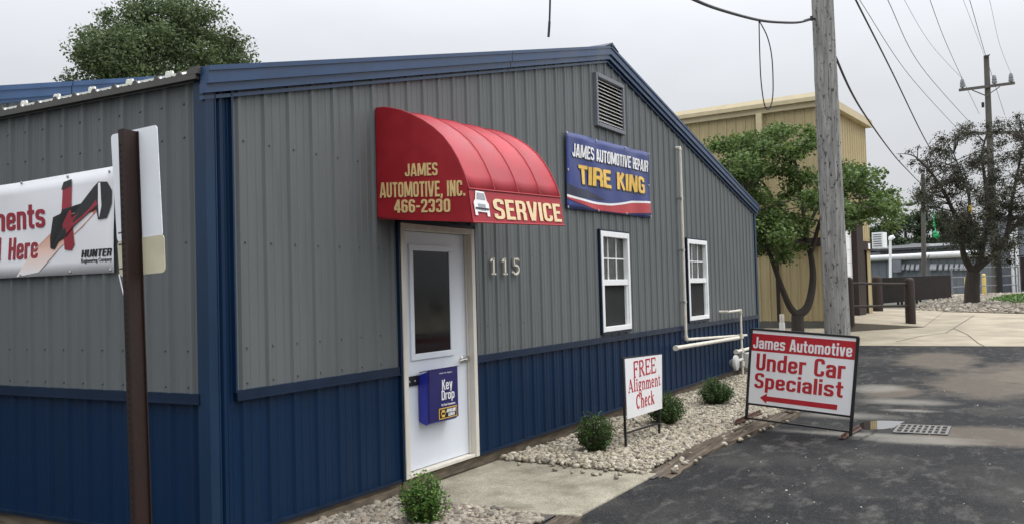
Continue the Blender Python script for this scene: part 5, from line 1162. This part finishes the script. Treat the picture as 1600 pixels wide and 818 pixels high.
# pipe railing along the walk
ra, rb_ = at(1488, 455, 52), at(1592, 450, 56); rl = thing('pipe_railing', ra, 'grey three bar pipe railing along the walk behind the purple tree', 'railing')
for k in range(4):
    s = (0, .42, .68, 1)[k]; c = ra.lerp(rb_, s); m = MB(); m.tube([c - Vector((0, 0, .2)), c + Vector((0, 0, 1.35))], .04, 6); m.build('railing_post', m_bgrey2, rl)
for h in (.25, .8, 1.33): m = MB(); m.tube([ra + Vector((0, 0, h)), rb_ + Vector((0, 0, h))], .035, 6); m.build('rail', m_bgrey2, rl)
walk = MB(); walk.face([tuple(Vector((p.x, p.y, .49))) for p in (at(1470, 459, 50), at(1600, 452, 52), at(1600, 446, 64), at(1470, 449, 66))]); tag(walk.build('walkway', m_drive), kind='structure')
for x, y, lab in ((1511, 459, 'faded yellow bollard left of the purple tree trunk, behind the railing'), (1538, 455, 'faded yellow bollard right of the purple tree trunk, behind the railing')):
    c = at(x, y, 58); m = MB(); m.lathe(c, (0, 0, 1), [(-.3, .13), (1.05, .13), (1.12, .09), (1.15, .03)], 12); tag(origin_to(m.build('yellow_bollard', m_ybol, None, True), c), lab, 'bollard', 'yellow bollards by the far building')

m_hood = M('hood_grey', (.30, .31, .32), .5, .1, 6)
# ================================================================ FAR BUILDINGS
fw = thing('low_slate_building', at(1450, 455, 66), 'long low slate blue metal building with a row of wall hoods', 'building')
def fq(x, y, d=66): return at(x, y, d)
A_, B_ = fq(1350, 460, 70), fq(1546, 458, 64); zt = fq(1450, 402, 67).z
t = Vector((B_.x - A_.x, B_.y - A_.y, 0)); Ln = t.length; t.normalize(); nb_ = Vector((t.y, -t.x, 0))
if nb_.dot(CAMP - A_) < 0: nb_ = -nb_
mb = MB(); sheet(mb, 0, Ln, lambda x: .3, lambda x: zt, lambda s, d, z: (A_.x + t.x * s + nb_.x * d * 3, A_.y + t.y * s + nb_.y * d * 3, z), .55, .1)
mb.prism([Vector((A_.x, A_.y, .3)) - nb_ * .05, Vector((B_.x, B_.y, .3)) - nb_ * .05, Vector((B_.x, B_.y, .3)) - nb_ * 14, Vector((A_.x, A_.y, .3)) - nb_ * 14], (0, 0, zt - .3)); mb.build('wall', m_bgrey, fw)
mb = MB(); mb.tube([Vector((A_.x, A_.y, zt + .1)) + nb_ * .2, Vector((B_.x, B_.y, zt + .1)) + nb_ * .2], .22, 12); mb.prism([Vector((A_.x, A_.y, zt)) + nb_ * .2, Vector((B_.x, B_.y, zt)) + nb_ * .2, Vector((B_.x, B_.y, zt + .6)) - nb_ * 14, Vector((A_.x, A_.y, zt + .6)) - nb_ * 14], (0, 0, .15)); mb.build('roof', m_metalr, fw, True)
for x in (1409, 1417, 1424, 1432, 1454, 1459, 1468, 1477, 1485, 1493, 1501, 1507, 1512):
    p = onp(x, 419, A_ + nb_ * .1, nb_); m = MB(); m.prism([p + Vector((0, 0, .32)), p + nb_ * .22 + Vector((0, 0, .0)), p + nb_ * .22 + Vector((0, 0, -.12)), p + Vector((0, 0, -.12))], t * .22); m.build('wall_hood', m_hood, fw)
mb = MB(); c = onp(1397, 425, A_ + nb_ * .2, nb_); mb.prism([c, c + t * .6, c + t * .6 + nb_ * .3, c + nb_ * .3], (0, 0, .9)); mb.build('meter_box', m_bgrey2, fw)
hp = at(1391, 452, 62); vp_ = thing('hooked_vent_pipe', hp, 'white pipe with a hooked top before the low slate building', 'pipe')
mb = MB(); a = at(1391, 375, 62); mb.tube([hp, a], .09, 8); mb.tube([a, at(1391.5, 371, 62), at(1394, 370, 62), at(1396, 373, 62)], .14, 8); mb.build('pipe_shaft', m_white, vp_, True)
ac = at(1363, 388, 64); acu = thing('roof_unit', ac, 'white louvred unit on the low roof beside the tan building', 'roof unit')
mb = MB(); q = t; mb.prism([ac, ac + t * .75, ac + t * .75 - nb_ * .8, ac - nb_ * .8], (0, 0, 1.1)); mb.build('unit_case', m_white, acu)
mb = MB(); [mb.prism([ac + nb_ * .01 + t * .08 + Vector((0, 0, .12 + k * .16)), ac + nb_ * .01 + t * .67 + Vector((0, 0, .12 + k * .16)), ac + nb_ * .03 + t * .67 + Vector((0, 0, .12 + k * .16)), ac + nb_ * .03 + t * .08 + Vector((0, 0, .12 + k * .16))], (0, 0, .06)) for k in range(6)]; mb.build('unit_louvre', m_bgrey2, acu)
# dark roofed shed further back
db = at(1440, 455, 84); ds = thing('shed', db, 'dark roofed shed just showing above the low slate building', 'building')
a, b = at(1375, 393, 84), at(1512, 386, 82); mb = MB(); mb.prism([(a.x, a.y, .3), (b.x, b.y, .3), (b.x + 10, b.y + 6, .3), (a.x + 10, a.y + 6, .3)], (0, 0, a.z - .3)); mb.build('wall', m_bgrey2, ds)
mb = MB(); mb.prism([(a.x - .5, a.y, a.z), (b.x - .5, b.y, a.z + .15), (b.x + 10, b.y + 6, a.z + .9), (a.x + 10, a.y + 6, a.z + .7)], (0, 0, .2)); mb.build('roof', m_dkroof, ds)
mb = MB(); c = at(1452, 386, 83); mb.prism([c, c + Vector((.2, -1.7, 0)), c + Vector((1.6, -1.5, 0)), c + Vector((1.4, .2, 0))], (0, 0, .3)); mb.build('skylight', m_metalr, ds)
# tall slate building at right
A_, B_ = at(1540, 462, 67), at(1760, 455, 60); zt = at(1590, 340, 65).z; t2 = Vector((B_.x - A_.x, B_.y - A_.y, 0)); L2 = t2.length; t2.normalize(); n2_ = Vector((t2.y, -t2.x, 0))
if n2_.dot(CAMP - A_) < 0: n2_ = -n2_
tb_ = thing('tall_slate_building', A_, 'taller plain slate grey building behind the purple tree with white downpipes', 'building')
mb = MB(); mb.prism([(A_.x, A_.y, .3), (B_.x, B_.y, .3), Vector((B_.x, B_.y, .3)) - n2_ * 14, Vector((A_.x, A_.y, .3)) - n2_ * 14], (0, 0, zt - .3)); mb.build('wall', m_bgrey2, tb_)
mb = MB(); mb.prism([Vector((A_.x, A_.y, zt)) + n2_ * .15 - t2 * .15, Vector((B_.x, B_.y, zt)) + n2_ * .15, Vector((B_.x, B_.y, zt)) - n2_ * 14, Vector((A_.x, A_.y, zt)) - n2_ * 14], (0, 0, .18)); mb.build('roof', m_dkroof, tb_)
for x in (1584, 1591.5):
    p = onp(x, 450, A_ + n2_ * .12, n2_); m = MB(); m.tube([p - Vector((0, 0, .4)), Vector((p.x, p.y, zt - .1))], .13, 8); m.build('downpipe', m_white, tb_, True)
mb = MB()
for y in (352, 400): p = onp(1582, y, A_ + n2_ * .2, n2_); mb.bar(p - t2 * .1, p + t2 * .85, .05, .08)
build_split(mb, 'pipe_bracket', m_black, tb_)
mb = MB(); p = onp(1597, 452, A_ + n2_ * .03, n2_); mb.prism([p, p + t2 * 1.6, p + t2 * 1.6 + n2_ * .05, p + n2_ * .05], (0, 0, 2.3)); mb.build('service_door', m_brown, tb_)

# ================================================================ TREES
def limb(mb, pts, r0, r1, n=8):
    P = [Vector(p) for p in pts]; out = []
    for i in range(len(P) - 1):
        p0 = P[max(i - 1, 0)]; p1_ = P[i]; p2_ = P[i + 1]; p3_ = P[min(i + 2, len(P) - 1)]
        for k in range(5):
            q = k / 5; out.append(.5 * ((2 * p1_) + (p2_ - p0) * q + (2 * p0 - 5 * p1_ + 4 * p2_ - p3_) * q * q + (3 * p1_ - p0 - 3 * p2_ + p3_) * q ** 3))
    out.append(P[-1]); mb.tube(out, [r0 + (r1 - r0) * k / (len(out) - 1) for k in range(len(out))], n)
    return out
# big tree behind the hall
def bigtree():
    global rng; rng = np.random.default_rng(21)
    c0 = at(258, 95, 27); base = Vector((c0.x, c0.y, -.13)); t = thing('maple_tree', base, 'large round green tree rising behind the grey workshop hall', 'tree')
    m = MB(); limb(m, [base, base + Vector((.1, .1, 2.5)), base + Vector((0, 0, 4.5))], .35, .22, 12)
    cs, rs__ = [], []; R0 = 2.75; H0 = 2.75; cc = Vector((c0.x, c0.y, 7.75))
    for k in range(430):
        d = rng.normal(size=3); d /= np.linalg.norm(d); f = rng.uniform(.35, 1) ** .5
        hr = R0 * (1 - .10 * max(0, d[2])) ; p = cc + Vector((d[0] * hr * f * 1.02, d[1] * hr * f, d[2] * H0 * f * (1.0 if d[2] > 0 else .9)))
        cs.append(p); rs__.append(rng.uniform(.34, .66))
    for k in range(0, 430, 9): limb(m, [base + Vector((0, 0, rng.uniform(2.5, 4.6))), (base + Vector((0, 0, 5))).lerp(cs[k], .5) + Vector((0, 0, -.2)), cs[k]], .06, .012, 5)
    m.build('trunk', m_bark, t, True)
    P = blob([tuple(c) for c in cs], rs__, 95000, .8, .7); leaves('crown', P, .098, l_maple, t, .9)
bigtree()
def redbud():
    global rng; rng = np.random.default_rng(22)
    base = at(1247, 527, 24); t = thing('redbud_tree', base, 'green redbud tree with two forked limbs before the tan wall', 'tree')
    m = MB(); D = 24
    fork = at(1246, 492, D)
    limb(m, [base - Vector((0, 0, .2)), base, fork], .19, .16, 12)
    A = limb(m, [fork, at(1234, 478, D), at(1222, 450, 23.8), at(1208, 410, 23.5), at(1198, 385, 23.2), at(1185, 350, 22.9), at(1168, 310, 22.6)], .10, .03)
    B = limb(m, [fork, at(1262, 478, D), at(1270, 440, 24.1), at(1268, 405, 24.2), at(1262, 380, 24.3), at(1256, 340, 24.4), at(1250, 290, 24.5), at(1240, 240, 24.6)], .12, .03)
    C_ = limb(m, [at(1266, 400, 24.2), at(1274, 372, 24), at(1284, 340, 23.7), at(1310, 300, 23.4), at(1350, 285, 23.2)], .07, .02)
    E_ = limb(m, [at(1262, 380, 24.3), at(1240, 350, 24.6), at(1215, 320, 24.9), at(1180, 270, 25.2), at(1150, 250, 25.4)], .06, .02)
    F_ = limb(m, [at(1258, 360, 24.3), at(1275, 330, 24.7), at(1300, 290, 25.2), at(1330, 330, 25.6), at(1365, 330, 25.6)], .05, .02)
    cs, rs__ = [], []
    for px, py, n_, sx, sy in ((1140, 238, 12, 26, 12), (1150, 265, 12, 30, 14), (1190, 225, 14, 40, 14), (1215, 208, 10, 45, 8), (1240, 240, 14, 40, 20), (1200, 280, 16, 50, 20), (1265, 225, 8, 22, 14), (1270, 290, 16, 35, 25), (1180, 320, 12, 40, 20), (1210, 345, 10, 40, 14), (1320, 270, 10, 20, 12), (1345, 290, 14, 28, 18), (1370, 318, 14, 24, 18), (1345, 335, 12, 24, 14), (1320, 350, 7, 16, 20), (1385, 330, 5, 12, 12), (1195, 370, 7, 22, 10), (1300, 320, 10, 25, 25), (1375, 272, 2, 10, 5), (1200, 335, 10, 34, 18), (1225, 365, 7, 24, 12), (1165, 345, 5, 24, 12), (1150, 330, 6, 24, 14), (1215, 380, 6, 26, 8), (1245, 350, 8, 24, 14), (1180, 372, 5, 18, 10), (1250, 385, 2, 14, 8), (1222, 400, 3, 10, 12), (1185, 385, 3, 10, 8), (1395, 345, 2, 6, 6)):
        for _ in range(n_): cs.append(at(px + rng.normal(0, sx * .6), py + rng.normal(0, sy * .6), 24 + rng.normal(0, 1.15))); rs__.append(rng.uniform(.22, .50))
    al = A + B + C_ + E_ + F_
    for c in cs[::2]:
        j = min(al, key=lambda p: (p - c).length + max(0, p.z - c.z)); limb(m, [j, j.lerp(c, .5) + Vector((0, 0, .06)), c], .02, .006, 4)
    m.build('trunk', m_barkd, t, True)
    P = blob([tuple(c) for c in cs], rs__, 38000, .55, .8); leaves('crown', P, .075, l_redbud, t, 1.4, ROUND)
redbud()
def plum():
    global rng; rng = np.random.default_rng(23)
    D = 38; base = at(1519, 476, D); t = thing('plum_tree', base, 'dark purple leaved tree in the far stone bed', 'tree')
    m = MB(); fork = at(1521, 425, D)
    limb(m, [base - Vector((0, 0, .2)), base, at(1519, 445, D), fork], .34, .26, 12)
    A = limb(m, [fork, at(1512, 412, D), at(1505, 395, D), at(1500, 360, D), at(1480, 310, D - .5), at(1455, 270, D - .8), at(1430, 245, D - 1)], .17, .03)
    B = limb(m, [fork, at(1531, 408, D), at(1536, 380, D), at(1545, 340, D + .3), at(1540, 290, D + .5), at(1535, 240, D + .8), at(1545, 200, D + .8)], .17, .03)
    C_ = limb(m, [fork, at(1540, 408, D), at(1560, 392, D - .3), at(1575, 360, D - .4), at(1580, 320, D - .5), at(1590, 270, D - .5), at(1600, 220, D - .5)], .17, .03)
    E_ = limb(m, [at(1502, 370, D), at(1515, 320, D + .5), at(1505, 280, D + 1), at(1490, 240, D + 1.2)], .09, .02)
    F_ = limb(m, [at(1574, 365, D), at(1610, 330, D), at(1650, 290, D), at(1670, 250, D)], .1, .02)
    cs, rs__ = [], []
    for k in range(230):
        a = rng.uniform(0, 2 * math.pi); r = rng.uniform(0, 1) ** .5; px = 1560 + math.cos(a) * r * 132; py = 300 - math.sin(a) * r * 112
        if py > 355 and px > 1580 and rng.uniform() < .6: continue
        if px < 1470 and py > 330: continue
        cs.append(at(px, py, D + rng.normal(0, 1.3))); rs__.append(rng.uniform(.25, .62))
    for px, py in ((1408, 245), (1420, 238), (1435, 232), (1448, 250), (1425, 255), (1442, 268), (1480, 345), (1465, 370), (1485, 365), (1500, 380), (1515, 350), (1470, 320), (1460, 300), (1560, 190), (1590, 182), (1575, 195)): cs.append(at(px, py, D - .5)); rs__.append(rng.uniform(.16, .3))
    al = A + B + C_ + E_ + F_
    for c in cs:
        j = min(al, key=lambda p: (p - c).length + max(0, p.z - c.z)); limb(m, [j, j.lerp(c, .5) + Vector((0, 0, .1)), c + Vector((rng.normal(0, .1), rng.normal(0, .1), .15))], .028, .008, 4)
    m.build('trunk', m_barkd, t, True)
    P = blob([tuple(c) for c in cs], rs__, 62000, .8, .9); leaves('crown', P, .075, l_purple, t, .3)
plum()
# things caught in the tree
g0 = at(1463, 368, 37.2); mb = MB()
for x, y, r in ((1463, 368, .13), (1461, 364, .10), (1460, 353, .055), (1459.5, 349, .05), (1459, 341, .045)): mb.lathe(at(x, y, 37.2), (0, 0, 1), [(-r, r * .3), (-r * .5, r * .9), (0, r), (r * .5, r * .8), (r, r * .25)], 9)
mb.tube([at(1463, 368, 37.2), at(1459.5, 350, 37.2), at(1459, 330, 37.2)], .015, 5); tag(origin_to(mb.build('green_streamer', m_green, None, True), g0), 'bright green plastic streamer hanging from the outer twigs of the purple tree', 'streamer')
y0_ = at(1516, 327, 37); o = MB(); o.prism([y0_ + Vector((0, .06, -.16)), y0_ + Vector((0, -.07, -.14)), y0_ + Vector((0, -.05, .17)), y0_ + Vector((0, .05, .15))], (.02, 0, 0)); tag(origin_to(o.build('yellow_tag', m_yelp), y0_), 'small yellow plastic tag among the purple leaves', 'tag')
# distant trees behind the low building
def fartree(px, top, d, wid, label):
    base = at(px, 440, d); base.z = .45; tz = at(px, top, d).z; t = thing('distant_tree', base, label, 'tree', 'trees behind the far sheds')
    R0 = wid / 1416 * d / 2; m = MB(); limb(m, [base, base + Vector((.1, 0, tz * .35)), base + Vector((0, 0, tz * .75))], .35, .12, 8); cs, rs__ = [], []
    for k in range(60):
        dd = rng.normal(size=3); dd /= np.linalg.norm(dd); f = rng.uniform(.3, 1) ** .5; hh = (tz - .45) / 2
        cs.append((base.x + dd[0] * R0 * f, base.y + dd[1] * R0 * f, .45 + hh * 1.05 + dd[2] * hh * .88 * f)); rs__.append(rng.uniform(.2, .42) * R0)
    m.build('trunk', m_barkd, t, True); leaves('crown', blob(cs, rs__, 13000, .85, .6), .27, l_far, t, .7)
fartree(1385, 340, 92, 66, 'dense distant tree against the tan building edge')
fartree(1418, 326, 100, 74, 'distant tree between the redbud and the slim grey pole')
fartree(1462, 318, 96, 72, 'distant tree between the slim grey pole and the purple tree')
fartree(1500, 338, 104, 76, 'distant tree half hidden by the purple tree')
fartree(1340, 350, 98, 80, 'distant tree mostly hidden behind the tan building')
# small sprig of far trees over the shop ridge
for px, top, lab in ((418, 103, 'small far treetop just over the blue gable trim'),):
    d = 45; base = at(px, 440, d); base.z = -.13; t = thing('distant_treetop', base, lab, 'tree'); tz = at(px, top, d).z
    m = MB(); limb(m, [base, base + Vector((0, 0, tz * .9))], .2, .04); m.build('trunk', m_bark, t)
    leaves('crown', blob([(base.x, base.y, tz - .9), (base.x - .5, base.y + .5, tz - 1.2), (base.x + .3, base.y - .3, tz - .5)], [.9, .9, .5], 1500, .9), .14, l_maple, t)
